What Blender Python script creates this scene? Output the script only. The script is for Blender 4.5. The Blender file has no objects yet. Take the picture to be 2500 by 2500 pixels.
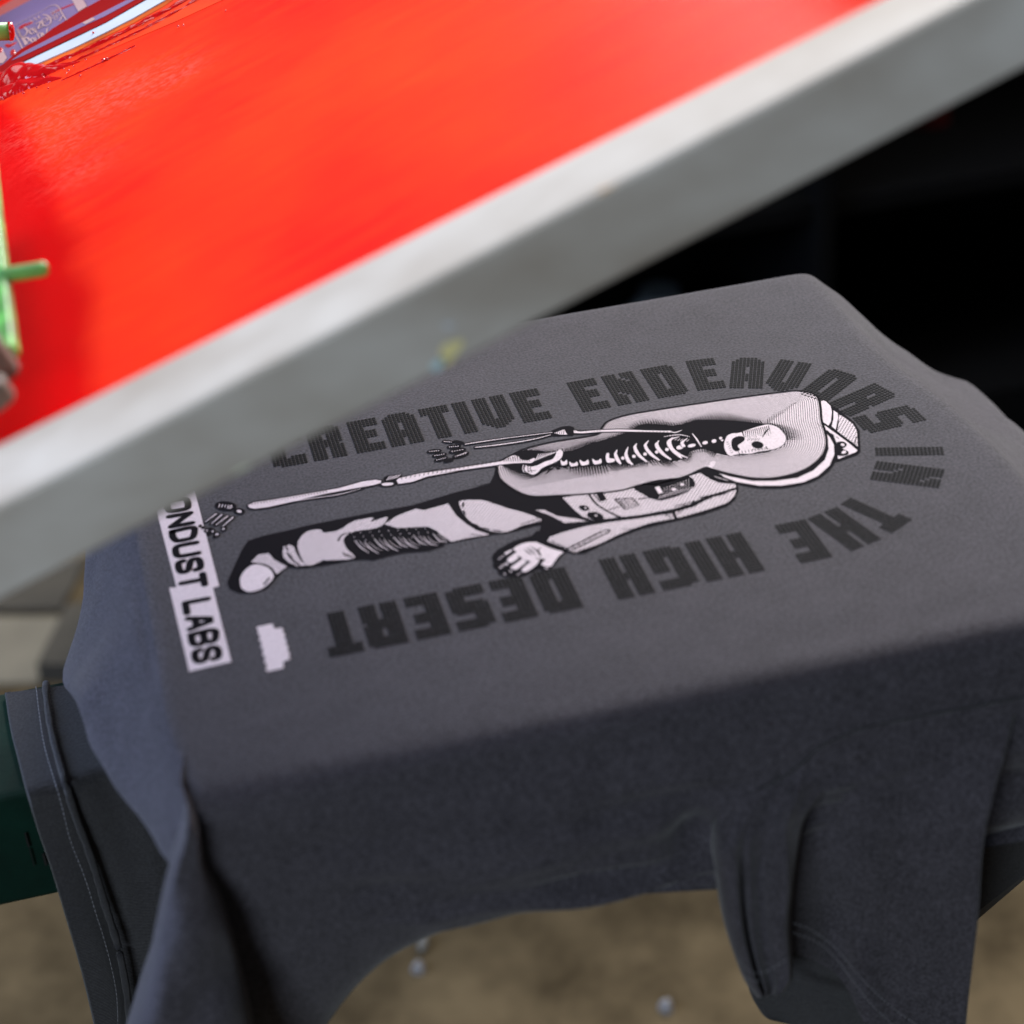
import bpy, bmesh, math, random
import numpy as np
from mathutils import Matrix, Vector, noise
from mathutils.geometry import tessellate_polygon

random.seed(7)
SC = bpy.context.scene
COL = SC.collection

# ------------------------------------------------------------------ camera
U = 0.076                                   # half height of the lettering stadium, metres
CR = np.array([[0.96810068, 0.18533864, -0.16861396],
               [-0.2419232, 0.51623279, -0.82156976],
               [-0.06522457, 0.83615387, 0.54460303]])
CC = np.array([-0.31759403, -0.88965558, 0.57962083])
FP = 4705.8855                              # focal length in pixels of a 2500 px frame
cam = bpy.data.cameras.new("camera")
co = bpy.data.objects.new("camera", cam)
COL.objects.link(co)
m = Matrix.Identity(4)
for i in range(3):
    for j in range(3):
        m[i][j] = CR[i, j]
    m[i][3] = CC[i]
co.matrix_world = m
cam.sensor_width = 36.0
cam.lens = 36.0 * FP / 2500
cam.clip_start = 0.02
cam.clip_end = 60
cam.dof.use_dof = True
cam.dof.focus_distance = 1.17
cam.dof.aperture_fstop = 4.2
SC.camera = co

# ------------------------------------------------------------------ world and lamps
w = bpy.data.worlds.new("World")
SC.world = w
w.use_nodes = True
w.node_tree.nodes["Background"].inputs[0].default_value = (0.78, 0.88, 1.0, 1)
w.node_tree.nodes["Background"].inputs[1].default_value = 0.06

def area(name, loc, target, sx, sy, power, col):
    l = bpy.data.lights.new(name, 'AREA')
    l.shape = 'RECTANGLE'; l.size = sx; l.size_y = sy
    l.energy = power; l.color = col
    o = bpy.data.objects.new(name, l); COL.objects.link(o)
    o.location = loc
    d = Vector(target) - Vector(loc)
    o.rotation_euler = d.to_track_quat('-Z', 'Y').to_euler()
    return o

area("window_light", (1.05, 2.72, 1.42), (0.0, 0.0, 0.0), 1.3, 0.8, 225, (1.0, 0.97, 0.95))
area("ceiling_light", (-0.5, 0.9, 2.6), (-0.2, 0.1, 0.2), 1.8, 1.8, 58, (0.93, 0.97, 1.0))
area("right_light", (2.2, 0.5, 1.3), (0.1, 0.0, 0.0), 0.9, 0.7, 13, (1.0, 0.91, 0.94))
area("blue_light", (-1.8, 0.35, 0.35), (-0.35, -0.05, -0.05), 0.8, 0.8, 31, (0.50, 0.64, 1.0))
area("room_light", (-1.6, -2.2, 1.05), (0.0, 0.0, 0.0), 0.9, 0.7, 42, (0.78, 0.90, 1.0))

SC.view_settings.view_transform = 'Standard'
SC.view_settings.look = 'None'
SC.view_settings.exposure = 0
SC.view_settings.gamma = 1
SC.render.engine = 'CYCLES'

# ------------------------------------------------------------------ geometry of the view rays
def ray(px, py):
    return CR @ np.array([(px - 1250) / FP, -(py - 1250) / FP, -1.0])
def onY(px, py, y):
    d = ray(px, py); return CC + d * (y - CC[1]) / d[1]
def onZ(px, py, z=0.0):
    d = ray(px, py); return CC + d * (z - CC[2]) / d[2]

# ------------------------------------------------------------------ materials
def new_mat(name):
    mt = bpy.data.materials.new(name); mt.use_nodes = True
    nt = mt.node_tree
    return mt, nt, nt.nodes["Principled BSDF"]
def N(nt, t, **kw):
    n = nt.nodes.new(t)
    for k, v in kw.items():
        if hasattr(n, k): setattr(n, k, v)
    return n
def plain(name, col, rough=0.5, metal=0.0, spec=0.5, coat=0.0, bump=0.0, bscale=60.0, var=0.0, vscale=8.0, stretch=(1, 1, 1)):
    mt, nt, b = new_mat(name)
    b.inputs["Base Color"].default_value = (*col, 1)
    b.inputs["Roughness"].default_value = rough
    b.inputs["Metallic"].default_value = metal
    b.inputs["Specular IOR Level"].default_value = spec
    b.inputs["Coat Weight"].default_value = coat
    b.inputs["Coat Roughness"].default_value = 0.12
    tc = N(nt, 'ShaderNodeTexCoord'); mp = N(nt, 'ShaderNodeMapping')
    mp.inputs["Scale"].default_value = stretch
    nt.links.new(tc.outputs["Object"], mp.inputs[0])
    if bump:
        n = N(nt, 'ShaderNodeTexNoise'); n.inputs["Scale"].default_value = bscale; n.inputs["Detail"].default_value = 4
        nt.links.new(mp.outputs[0], n.inputs["Vector"])
        bp = N(nt, 'ShaderNodeBump'); bp.inputs["Strength"].default_value = bump; bp.inputs["Distance"].default_value = 0.002
        nt.links.new(n.outputs["Fac"], bp.inputs["Height"]); nt.links.new(bp.outputs[0], b.inputs["Normal"])
    if var:
        n = N(nt, 'ShaderNodeTexNoise'); n.inputs["Scale"].default_value = vscale; n.inputs["Detail"].default_value = 5
        nt.links.new(mp.outputs[0], n.inputs["Vector"])
        r = N(nt, 'ShaderNodeValToRGB')
        r.color_ramp.elements[0].position = 0.3; r.color_ramp.elements[1].position = 0.7
        r.color_ramp.elements[0].color = (*[c * (1 - var) for c in col], 1)
        r.color_ramp.elements[1].color = (*[min(1, c * (1 + var)) for c in col], 1)
        nt.links.new(n.outputs["Fac"], r.inputs[0]); nt.links.new(r.outputs[0], b.inputs["Base Color"])
    return mt

def fabric(name, col, contrast=0.5, ribs=False):
    mt, nt, b = new_mat(name)
    tc = N(nt, 'ShaderNodeTexCoord')
    n1 = N(nt, 'ShaderNodeTexNoise'); n1.inputs["Scale"].default_value = 640; n1.inputs["Detail"].default_value = 3
    n2 = N(nt, 'ShaderNodeTexNoise'); n2.inputs["Scale"].default_value = 45; n2.inputs["Detail"].default_value = 6
    n2.inputs["Roughness"].default_value = 0.7
    nt.links.new(tc.outputs["Object"], n1.inputs["Vector"]); nt.links.new(tc.outputs["Object"], n2.inputs["Vector"])
    mx = N(nt, 'ShaderNodeMath', operation='MULTIPLY_ADD')
    mx.inputs[1].default_value = 0.78
    ms = N(nt, 'ShaderNodeMath', operation='MULTIPLY'); ms.inputs[1].default_value = 0.22
    nt.links.new(n2.outputs["Fac"], ms.inputs[0])
    nt.links.new(n1.outputs["Fac"], mx.inputs[0]); nt.links.new(ms.outputs[0], mx.inputs[2])
    r = N(nt, 'ShaderNodeValToRGB')
    r.color_ramp.elements[0].position = 0.36; r.color_ramp.elements[1].position = 0.64
    r.color_ramp.elements[0].color = (*[c * (1 - contrast) for c in col], 1)
    r.color_ramp.elements[1].color = (*[c * (1 + contrast) for c in col], 1)
    nt.links.new(mx.outputs[0], r.inputs[0]); nt.links.new(r.outputs[0], b.inputs["Base Color"])
    b.inputs["Roughness"].default_value = 0.95
    b.inputs["Specular IOR Level"].default_value = 0.15
    b.inputs["Sheen Weight"].default_value = 0.14
    b.inputs["Sheen Roughness"].default_value = 0.5
    bp = N(nt, 'ShaderNodeBump'); bp.inputs["Strength"].default_value = 0.5; bp.inputs["Distance"].default_value = 0.0006
    if ribs:
        wv = N(nt, 'ShaderNodeTexWave', wave_type='BANDS', bands_direction='Z')
        wv.inputs["Scale"].default_value = 260; wv.inputs["Distortion"].default_value = 0.6
        nt.links.new(tc.outputs["Object"], wv.inputs["Vector"])
        ad = N(nt, 'ShaderNodeMath', operation='ADD')
        nt.links.new(wv.outputs["Fac"], ad.inputs[0]); nt.links.new(n1.outputs["Fac"], ad.inputs[1])
        nt.links.new(ad.outputs[0], bp.inputs["Height"])
    else:
        nt.links.new(n1.outputs["Fac"], bp.inputs["Height"])
    nt.links.new(bp.outputs[0], b.inputs["Normal"])
    return mt

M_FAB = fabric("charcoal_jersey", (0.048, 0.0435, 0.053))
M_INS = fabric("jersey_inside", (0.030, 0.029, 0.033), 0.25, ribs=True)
M_BLACK = plain("black_print_ink", (0.010, 0.009, 0.012), rough=0.95, spec=0.04)
M_DOT = plain("black_puff_ink", (0.004, 0.0038, 0.005), rough=0.8, spec=0.08)
M_THREAD = plain("grey_thread", (0.17, 0.17, 0.19), rough=0.8)

def white_ink(name, dots):
    mt, nt, b = new_mat(name)
    b.inputs["Roughness"].default_value = 0.9
    b.inputs["Specular IOR Level"].default_value = 0.06
    tc = N(nt, 'ShaderNodeTexCoord')
    n = N(nt, 'ShaderNodeTexNoise'); n.inputs["Scale"].default_value = 700; n.inputs["Detail"].default_value = 2
    nt.links.new(tc.outputs["Object"], n.inputs["Vector"])
    r = N(nt, 'ShaderNodeValToRGB')
    r.color_ramp.elements[0].position = 0.25; r.color_ramp.elements[1].position = 0.6
    r.color_ramp.elements[0].color = (0.68, 0.590, 0.635, 1); r.color_ramp.elements[1].color = (0.82, 0.725, 0.775, 1)
    nt.links.new(n.outputs["Fac"], r.inputs[0])
    last = r.outputs[0]
    if dots:
        mp = N(nt, 'ShaderNodeMapping'); mp.inputs["Rotation"].default_value = (0, 0, math.radians(38))
        k = 2 * math.pi / 0.00180
        mp.inputs["Scale"].default_value = (k, k, k)
        nt.links.new(tc.outputs["Object"], mp.inputs[0])
        sp = N(nt, 'ShaderNodeSeparateXYZ'); nt.links.new(mp.outputs[0], sp.inputs[0])
        sx = N(nt, 'ShaderNodeMath', operation='SINE'); sy = N(nt, 'ShaderNodeMath', operation='SINE')
        nt.links.new(sp.outputs[0], sx.inputs[0]); nt.links.new(sp.outputs[1], sy.inputs[0])
        ad = N(nt, 'ShaderNodeMath', operation='ADD')
        nt.links.new(sx.outputs[0], ad.inputs[0]); nt.links.new(sy.outputs[0], ad.inputs[1])
        gt = N(nt, 'ShaderNodeMath', operation='GREATER_THAN'); gt.inputs[1].default_value = 0.75
        nt.links.new(ad.outputs[0], gt.inputs[0])
        mx = N(nt, 'ShaderNodeMixRGB'); mx.inputs[2].default_value = (0.012, 0.011, 0.014, 1)
        nt.links.new(gt.outputs[0], mx.inputs[0]); nt.links.new(last, mx.inputs[1])
        last = mx.outputs[0]
    nt.links.new(last, b.inputs["Base Color"])
    return mt
M_WHITE = white_ink("white_print_ink", False)
M_TONE = white_ink("white_print_ink_halftone", True)

# ------------------------------------------------------------------ object helpers
def mesh_obj(name, verts, faces, mats, parent=None, smooth=False, mi=None):
    me = bpy.data.meshes.new(name)
    me.from_pydata([tuple(v) for v in verts], [], faces)
    for mt in (mats if isinstance(mats, (list, tuple)) else [mats]):
        me.materials.append(mt)
    if mi is not None:
        me.polygons.foreach_set("material_index", mi)
    if smooth:
        me.polygons.foreach_set("use_smooth", [True] * len(me.polygons))
    me.update()
    o = bpy.data.objects.new(name, me); COL.objects.link(o)
    if parent: o.parent = parent
    return o
def empty(name, label, cat, group=None, loc=(0, 0, 0)):
    o = bpy.data.objects.new(name, None); COL.objects.link(o)
    o.location = loc; o.empty_display_size = 0.05
    o["label"] = label; o["category"] = cat
    if group: o["group"] = group
    return o
class MB:
    def __init__(s): s.v = []; s.f = []; s.m = []
    def add(s, vs, fs, m=0):
        k = len(s.v); s.v += [tuple(v) for v in vs]; s.f += [tuple(i + k for i in f) for f in fs]; s.m += [m] * len(fs)
    def box(s, o, ax, m=0):
        """o: corner, ax: three edge vectors"""
        o = np.array(o, float); a, b, c = [np.array(x, float) for x in ax]
        vs = [o, o + a, o + a + b, o + b, o + c, o + a + c, o + a + b + c, o + b + c]
        s.add(vs, [(0, 3, 2, 1), (4, 5, 6, 7), (0, 1, 5, 4), (1, 2, 6, 5), (2, 3, 7, 6), (3, 0, 4, 7)], m)
    def tube(s, pts, r, n=12, m=0, cap=True):
        pts = [np.array(p, float) for p in pts]
        rs = r if isinstance(r, (list, tuple)) else [r] * len(pts)
        rings = []
        for i, p in enumerate(pts):
            t = pts[min(i + 1, len(pts) - 1)] - pts[max(i - 1, 0)]; t = t / np.linalg.norm(t)
            a = np.cross(t, [0, 0, 1.0]);
            if np.linalg.norm(a) < 1e-3: a = np.cross(t, [0, 1.0, 0])
            a /= np.linalg.norm(a); b = np.cross(t, a)
            rings.append([p + rs[i] * (math.cos(2 * math.pi * j / n) * a + math.sin(2 * math.pi * j / n) * b) for j in range(n)])
        vs = [v for r_ in rings for v in r_]; fs = []
        for i in range(len(pts) - 1):
            for j in range(n):
                fs.append((i * n + j, i * n + (j + 1) % n, (i + 1) * n + (j + 1) % n, (i + 1) * n + j))
        if cap: fs += [tuple(range(n)), tuple(reversed(range((len(pts) - 1) * n, len(pts) * n)))]
        s.add(vs, fs, m)
    def build(s, name, mats, parent=None, smooth=False, bevel=0):
        o = mesh_obj(name, s.v, s.f, mats, parent, smooth, s.m)
        bm = bmesh.new(); bm.from_mesh(o.data); bmesh.ops.recalc_face_normals(bm, faces=bm.faces); bm.to_mesh(o.data); bm.free()
        if bevel:
            md = o.modifiers.new("bevel", 'BEVEL'); md.width = bevel; md.segments = 3; md.limit_method = 'ANGLE'
        return o

# ------------------------------------------------------------------ setting: floor
def floor_tone():
    mt, nt, b = new_mat("worn_concrete")
    tc = N(nt, 'ShaderNodeTexCoord')
    n1 = N(nt, 'ShaderNodeTexNoise'); n1.inputs["Scale"].default_value = 7; n1.inputs["Detail"].default_value = 8; n1.inputs["Roughness"].default_value = 0.65
    n2 = N(nt, 'ShaderNodeTexNoise'); n2.inputs["Scale"].default_value = 1.3; n2.inputs["Detail"].default_value = 4
    for n in (n1, n2): nt.links.new(tc.outputs["Object"], n.inputs["Vector"])
    r1 = N(nt, 'ShaderNodeValToRGB'); r1.color_ramp.elements[0].position = 0.36; r1.color_ramp.elements[1].position = 0.66
    r1.color_ramp.elements[0].color = (0.040, 0.029, 0.015, 1); r1.color_ramp.elements[1].color = (0.125, 0.094, 0.052, 1)
    r2 = N(nt, 'ShaderNodeValToRGB'); r2.color_ramp.elements[0].color = (0.6, 0.6, 0.6, 1); r2.color_ramp.elements[1].color = (1.15, 1.12, 1.1, 1)
    r2.color_ramp.elements[0].position = 0.3; r2.color_ramp.elements[1].position = 0.7
    nt.links.new(n1.outputs["Fac"], r1.inputs[0]); nt.links.new(n2.outputs["Fac"], r2.inputs[0])
    mx = N(nt, 'ShaderNodeMixRGB', blend_type='MULTIPLY'); mx.inputs[0].default_value = 1
    nt.links.new(r1.outputs[0], mx.inputs[1]); nt.links.new(r2.outputs[0], mx.inputs[2])
    nt.links.new(mx.outputs[0], b.inputs["Base Color"]); b.inputs["Roughness"].default_value = 0.85; b.inputs["Specular IOR Level"].default_value = 0.08
    return mt
FZ = -0.95
o = mesh_obj("floor", [(-9, -6, FZ), (9, -6, FZ), (9, 12, FZ), (-9, 12, FZ)], [(0, 1, 2, 3)], floor_tone()); o["kind"] = "structure"
mat_dark = plain("dark_slab", (0.055, 0.048, 0.036), rough=0.9, var=0.3)
# thin dark strip laid on the floor behind, seen under the raised screen
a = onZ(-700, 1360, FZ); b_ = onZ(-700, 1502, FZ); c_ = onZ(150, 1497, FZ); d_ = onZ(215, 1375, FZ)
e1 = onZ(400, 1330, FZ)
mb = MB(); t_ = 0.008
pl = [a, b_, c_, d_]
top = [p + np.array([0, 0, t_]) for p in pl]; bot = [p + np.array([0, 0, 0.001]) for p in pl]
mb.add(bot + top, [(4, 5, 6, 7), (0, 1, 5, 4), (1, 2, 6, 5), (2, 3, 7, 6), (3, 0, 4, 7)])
o = mb.build("floor_tone", mat_dark); o["label"] = "dark flat strip on the floor behind the shirt, below the screen"; o["category"] = "mat"
# dark slab on the floor, its left edge running diagonally
mb = MB()
p0, p1, p2, p3 = onZ(172, 1518, FZ), onZ(100, 1665, FZ), onZ(330, 1665, FZ), onZ(330, 1500, FZ)
z1 = np.array([0, 0, 0.03])
q = [p0, p1, p2, p3]
mb.add(q + [x + z1 for x in q], [(4, 5, 6, 7), (0, 1, 5, 4), (1, 2, 6, 5), (2, 3, 7, 6), (3, 0, 4, 7)])
o = mb.build("floor_slab", mat_dark); o["label"] = "dark flat piece on the floor with a slanted edge, just left of the hanging shirt"; o["category"] = "plate"
mb = MB()  # thin sheet in a paler beige than the floor, at the left edge
q = [onZ(-400, 1512, FZ), onZ(166, 1512, FZ), onZ(96, 1672, FZ), onZ(-400, 1690, FZ)]
mb.add([x + np.array([0, 0, .0005]) for x in q] + [x + np.array([0, 0, .005]) for x in q], [(4, 5, 6, 7), (0, 1, 5, 4), (1, 2, 6, 5), (2, 3, 7, 6), (3, 0, 4, 7)])
o = mb.build("pale_sheet", plain("pale_beige", (0.17, 0.15, 0.11), rough=0.85, var=0.25, vscale=6)); o["label"] = "pale beige flat sheet on the floor at the left edge, above the green arm"; o["category"] = "cardboard"
# bits of debris on the floor
M_CHIP = plain("pale_plastic", (0.25, 0.24, 0.24), rough=0.5)
def chip(px, py, r, label, tall=1.0):
    c = onZ(px, py, FZ + 0.004); mb = MB(); n = 10; vs = []
    for k, zz in ((1.0, -0.004), (0.8, 0.004), (0.3, 0.009)):
        for j in range(n):
            a = 2 * math.pi * j / n; rr = r * k * (1 + 0.15 * math.sin(3 * a + px))
            vs.append(c + np.array([rr * math.cos(a), rr * tall * math.sin(a), zz]))
    fs = [tuple(range(2 * n, 3 * n))]
    for i in range(2):
        for j in range(n): fs.append((i * n + j, i * n + (j + 1) % n, (i + 1) * n + (j + 1) % n, (i + 1) * n + j))
    mb.add(vs, fs); o = mb.build("debris_chip", M_CHIP); o["label"] = label; o["category"] = "debris"; o["group"] = "pale chips on the floor"
chip(1022, 2362, 0.0075, "small white chip on the floor below the shirt's side hem")
chip(1627, 2456, 0.0080, "small white chip on the floor just left of the hanging sleeve")
c = onZ(1025, 2290, FZ); c2 = onZ(1030, 2330, FZ)
mb = MB(); mb.tube([c + (0, 0, 0.006), (c + c2) / 2 + (0.004, 0, 0.006), c2 + (0, 0, 0.006)], [0.005, 0.0065, 0.004], 8)
o = mb.build("paper_shred", plain("grey_paper", (0.16, 0.15, 0.13), rough=0.8), smooth=True); o["label"] = "short grey shred lying on the floor right above the left white chip"; o["category"] = "debris"

# ------------------------------------------------------------------ black cabinet far behind
M_CAB = plain("black_metal", (0.005, 0.005, 0.005), rough=0.8, spec=0.08)
cab = empty("storage_cabinet", "low black open storage cabinet on the floor behind the press, out of focus", "cabinet", loc=(1.3, 1.6, FZ))
def cbox(name, x0, x1, y0, y1, z0, z1):
    mb = MB(); mb.box((x0 - 1.3, y0 - 1.6, z0 - FZ), ((x1 - x0, 0, 0), (0, y1 - y0, 0), (0, 0, z1 - z0)))
    return mb.build(name, M_CAB, cab, bevel=0.004)
CX0, CX1, CY0, CY1, CZ = 0.0, 3.6, 1.36, 1.95, 0.05
cbox("back_panel", CX0, CX1, CY1 - 0.02, CY1, FZ, CZ)
cbox("top_panel", CX0, CX1, CY0, CY1 - 0.022, CZ - 0.03, CZ)
cbox("base_panel", CX0, CX1, CY0, CY1 - 0.022, FZ, FZ + 0.09)
cbox("shelf", CX0 + 0.03, CX1 - 0.03, CY0 + 0.02, CY1 - 0.022, -0.55, -0.52)
for i, x in enumerate((CX0, 0.60, 2.1, CX1 - 0.025)):
    cbox("side_panel", x, x + 0.024, CY0 + 0.001, CY1 - 0.022, FZ + 0.091, CZ - 0.031)
def bottle(px, py, r, h, col, label, name, cat, capcol, z):
    p = onZ(px, py, z)
    p = onY(px, py, 1.58)
    p[2] = z
    t = empty(name, label, cat, loc=tuple(p))
    mb = MB(); mb.tube([(0, 0, 0), (0, 0, h * .78), (0, 0, h * .88), (0, 0, h * .92)], [r, r, r * .55, r * .5], 20)
    mb.build("body", plain(name + "_body", col, rough=0.4), t, smooth=False)
    mb = MB(); mb.tube([(0, 0, h * .921), (0, 0, h)], [r * .6, r * .6], 16)
    mb.build("cap", plain(name + "_cap", capcol, rough=0.4), t)
bottle(1915, 600, 0.075, 0.23, (0.40, 0.36, 0.14), "olive jar standing on the cabinet shelf above the far corner of the shirt", "ink_jar", "jar", (0.03, 0.03, 0.02), -0.519)
bottle(2262, 330, 0.032, 0.16, (0.06, 0.004, 0.003), "dim red bottle on the cabinet shelf, just under the screen frame at the right", "ink_bottle", "bottle", (0.06, 0.01, 0.005), -0.519)
bottle(1610, 690, 0.05, 0.14, (0.16, 0.20, 0.22), "grey blue tin on the cabinet base between the frame and the shirt's far edge", "ink_tin", "tin", (0.1, 0.12, 0.13), FZ + 0.091)

# ------------------------------------------------------------------ platen and its arm
M_GREEN = plain("green_enamel", (0.0014, 0.016, 0.011), rough=0.6, spec=0.15, var=0.35, vscale=30, bump=0.15, bscale=200)
M_SLOT = plain("slot_black", (0.003, 0.003, 0.003), rough=0.9)
ZT = -0.111
arm = empty("press_arm", "dark green enamelled steel arm with slots sticking out left from under the shirt", "press arm", loc=(-0.2, 0.018, ZT - 0.08))
mb = MB(); mb.box((-0.9, -0.048, 0), ((1.15, 0, 0), (0, 0.0957, 0), (0, 0, 0.08)))
mb.build("beam", M_GREEN, arm, bevel=0.004)
for (x, y0, y1, z0, z1) in ((65, 2030, 2062, 0, 0), (77, 2068, 2108, 0, 0), (108, 2080, 2106, 0, 0)):
    A = onY(x - 6, y0, -0.0302); B = onY(x + 7, y1, -0.0302)
    mb = MB(); mb.box((A[0] + .2, -0.0505, B[2] - (ZT - 0.08)), ((B[0] - A[0], 0, 0), (0, 0.0012, 0), (0, 0, A[2] - B[2])))
    mb.build("slot", M_SLOT, arm)
mb = MB(); mb.box((0.05, -0.03, 0.0805), ((0.12, 0, 0), (0, 0.06, 0), (0, 0, 0.014)))
mb.build("mounting_block", M_GREEN, arm)
plt = MB(); plt.box((-0.337, -0.196, -0.0155), ((0.452, 0, 0), (0, 0.396, 0), (0, 0, 0.0125)))
o = plt.build("platen", plain("platen_board", (0.25, 0.2, 0.13), rough=0.7), bevel=0.003)
o["label"] = "flat rectangular platen board stretched inside the charcoal shirt, on the green arm"; o["category"] = "platen"

# ------------------------------------------------------------------ the shirt
shirt = empty("t_shirt", "charcoal t-shirt stretched over the platen with a fresh skeleton and spaceman print", "t-shirt", loc=(0, 0, 0))

def catmull(P, n):
    """P: (k, m, 3) -> interpolate along axis 0 with n steps per span"""
    P = np.array(P, float)
    Q = np.concatenate([2 * P[:1] - P[1:2], P, 2 * P[-1:] - P[-2:-1]], 0)
    out = []
    for i in range(len(P) - 1):
        a, b, c, d = Q[i], Q[i + 1], Q[i + 2], Q[i + 3]
        for j in range(n):
            t = j / n
            # tension-limited (monotone-ish): tangents scaled to the smaller neighbour
            m1 = 0.5 * (c - a); m2 = 0.5 * (d - b)
            la = np.linalg.norm(b - a, axis=-1, keepdims=True); lb = np.linalg.norm(c - b, axis=-1, keepdims=True); lc = np.linalg.norm(d - c, axis=-1, keepdims=True)
            s1 = lb * np.minimum(1, 1e9) / np.maximum(0.5 * (la + lb), 1e-9); s2 = lb / np.maximum(0.5 * (lb + lc), 1e-9)
            m1 = m1 * np.minimum(s1, 1.4); m2 = m2 * np.minimum(s2, 1.4)
            h00 = 2 * t**3 - 3 * t**2 + 1; h10 = t**3 - 2 * t**2 + t; h01 = -2 * t**3 + 3 * t**2; h11 = t**3 - t**2
            out.append(h00 * b + h10 * m1 + h01 * c + h11 * m2)
    out.append(P[-1])
    return np.array(out)
def grid_faces(nr, nc, k=0):
    return [(k + i * nc + j, k + i * nc + j + 1, k + (i + 1) * nc + j + 1, k + (i + 1) * nc + j) for i in range(nr - 1) for j in range(nc - 1)]
def nz(x, y, z): return noise.noise(Vector((x, y, z)))

# lower silhouette of the near side, on the plane y=-0.208
SIL = [onY(560, 2830, -0.150), onY(700, 2625, -0.160), onY(786, 2502, -0.168), onY(859, 2411, -0.178), onY(931, 2310, -0.192)] + [onY(px, py - 28, -0.205) for px, py in ((990, 2284), (1055, 2282), (1221, 2261), (1407, 2245), (1521, 2224), (1600, 2217), (1759, 2210), (1950, 2190), (2200, 2140), (2500, 2090), (2800, 2050))]
sx = [p[0] for p in SIL]; sz = [p[2] for p in SIL]
def bottom_z(x): return float(np.interp(x, sx, sz))

ys = [0.2075, 0.2045, 0.197, 0.14, 0.08, 0.02, -0.04, -0.09, -0.14, -0.180, -0.1945, -0.2022, -0.2050]
zs = [-0.009, -0.0014, 0, 0, 0, 0, 0, 0, 0, 0, -0.0010, -0.0050, -0.0140]
# left flap edge pixel for each row (y, px, py, plane y)
LE = {0.2075: (232, 1180, 0.20), 0.2045: (231, 1185, 0.198), 0.197: (230, 1195, 0.19), 0.14: (222, 1300, 0.135), 0.08: (196, 1470, 0.08), 0.02: (160, 1645, 0.03),
      -0.04: (196, 1725, -0.045), -0.09: (226, 1812, -0.075), -0.14: (286, 1925, -0.115), -0.180: (345, 2018, -0.15), -0.1945: (385, 2085, -0.17), -0.2022: (410, 2120, -0.18), -0.2050: (419, 2140, -0.182)}
FR = [(2095, 758), (2248, 884), (2366, 934), (2485, 1062)]     # far silhouette right of the platen corner
NET = []
def right_edge(y): return float(np.interp(y, [-0.21, -0.04, 0.02, 0.08, 0.21], [0.137, 0.1345, 0.130, 0.119, 0.119]))
def left_edge(y): return float(np.interp(y, [-0.205, -0.14, 0.21], [-0.336, -0.3435, -0.3455]))
def columns(y, z):
    le, re = left_edge(y), right_edge(y)
    px, py, yy = LE[y]
    E_ = onY(px, py, yy)
    R0 = np.array([le, y, z])
    row = []
    row.append(E_ + np.array([0.035, 0.0, -0.004]))
    row.append(E_ + np.array([0.006, 0, -0.006]))
    row.append(E_ + np.array([0.0, 0, 0.002]))
    mid = 0.5 * (E_ + R0); mid[0] -= 0.004; mid[2] -= 0.004
    row.append(mid)
    q_ = 0.86 * R0 + 0.14 * E_; q_[2] -= 0.001
    row.append(q_)
    row.append(np.array([le - 0.0004, y, z - 0.0045]))
    row.append(np.array([le + 0.004, y, z - 0.0008]))
    for x in (le + 0.014, -0.27, -0.2, -0.13, -0.06, 0.0, 0.05, 0.09, re - 0.01): row.append(np.array([x, y, z]))
    row.append(np.array([re, y, z - 0.0010]))
    row.append(np.array([re + 0.007, y, z - 0.0050]))
    fr = [onY(a_, b2, 0.2075) for a_, b2 in FR]
    k = max(0.0, min(1.0, (y + 0.21) / 0.42)) ** 0.8
    near = [np.array([re + dx, y, dz]) for dx, dz in ((0.03, -0.016), (0.085, -0.052), (0.135, -0.095), (0.18, -0.14))]
    for i in range(4):
        f_ = fr[i].copy(); f_[1] = y
        row.append(k * f_ + (1 - k) * near[i] + np.array([0, 0, min(0, z)]))
    return row
base = [columns(y, z) for y, z in zip(ys, zs)]
fd = []
for dz, dy in ((-0.12, 0.006), (-0.05, 0.004)):
    r_ = [p.copy() for p in base[0]]
    for p in r_: p[2] += dz; p[1] += dy
    fd.append(r_)
NET = fd + base
last = base[-1]
for t, dy in ((0.14, -0.0048), (0.32, -0.0095), (0.6, -0.0125), (0.85, -0.0095), (0.97, -0.002), (1.02, 0.012), (0.98, 0.05)):
    r_ = []
    for j, p in enumerate(last):
        x = p[0]
        if j <= 4:
            q_ = last[4].copy() * (1) ; q_ = p + (np.array([0.0, 0.02, 0]))*t
            q_[2] = p[2] - 0.06 * t; r_.append(q_); continue
        bz = bottom_z(x)
        rec = 0.0
        y = -0.2048 + dy + 0.05 * max(0.0, min(1, (-0.235 - x) / 0.07)) * t
        zz = last[j][2] + (bz - last[j][2]) * t
        xx = x + (0.0 if x > -0.25 else 0.01 * t)
        r_.append(np.array([xx, y, zz]))
    NET.append(r_)
NET = np.array(NET)
G = catmull(NET, 7)
G = np.transpose(catmull(np.transpose(G, (1, 0, 2)), 8), (1, 0, 2))
nr, nc = G.shape[:2]
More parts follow.
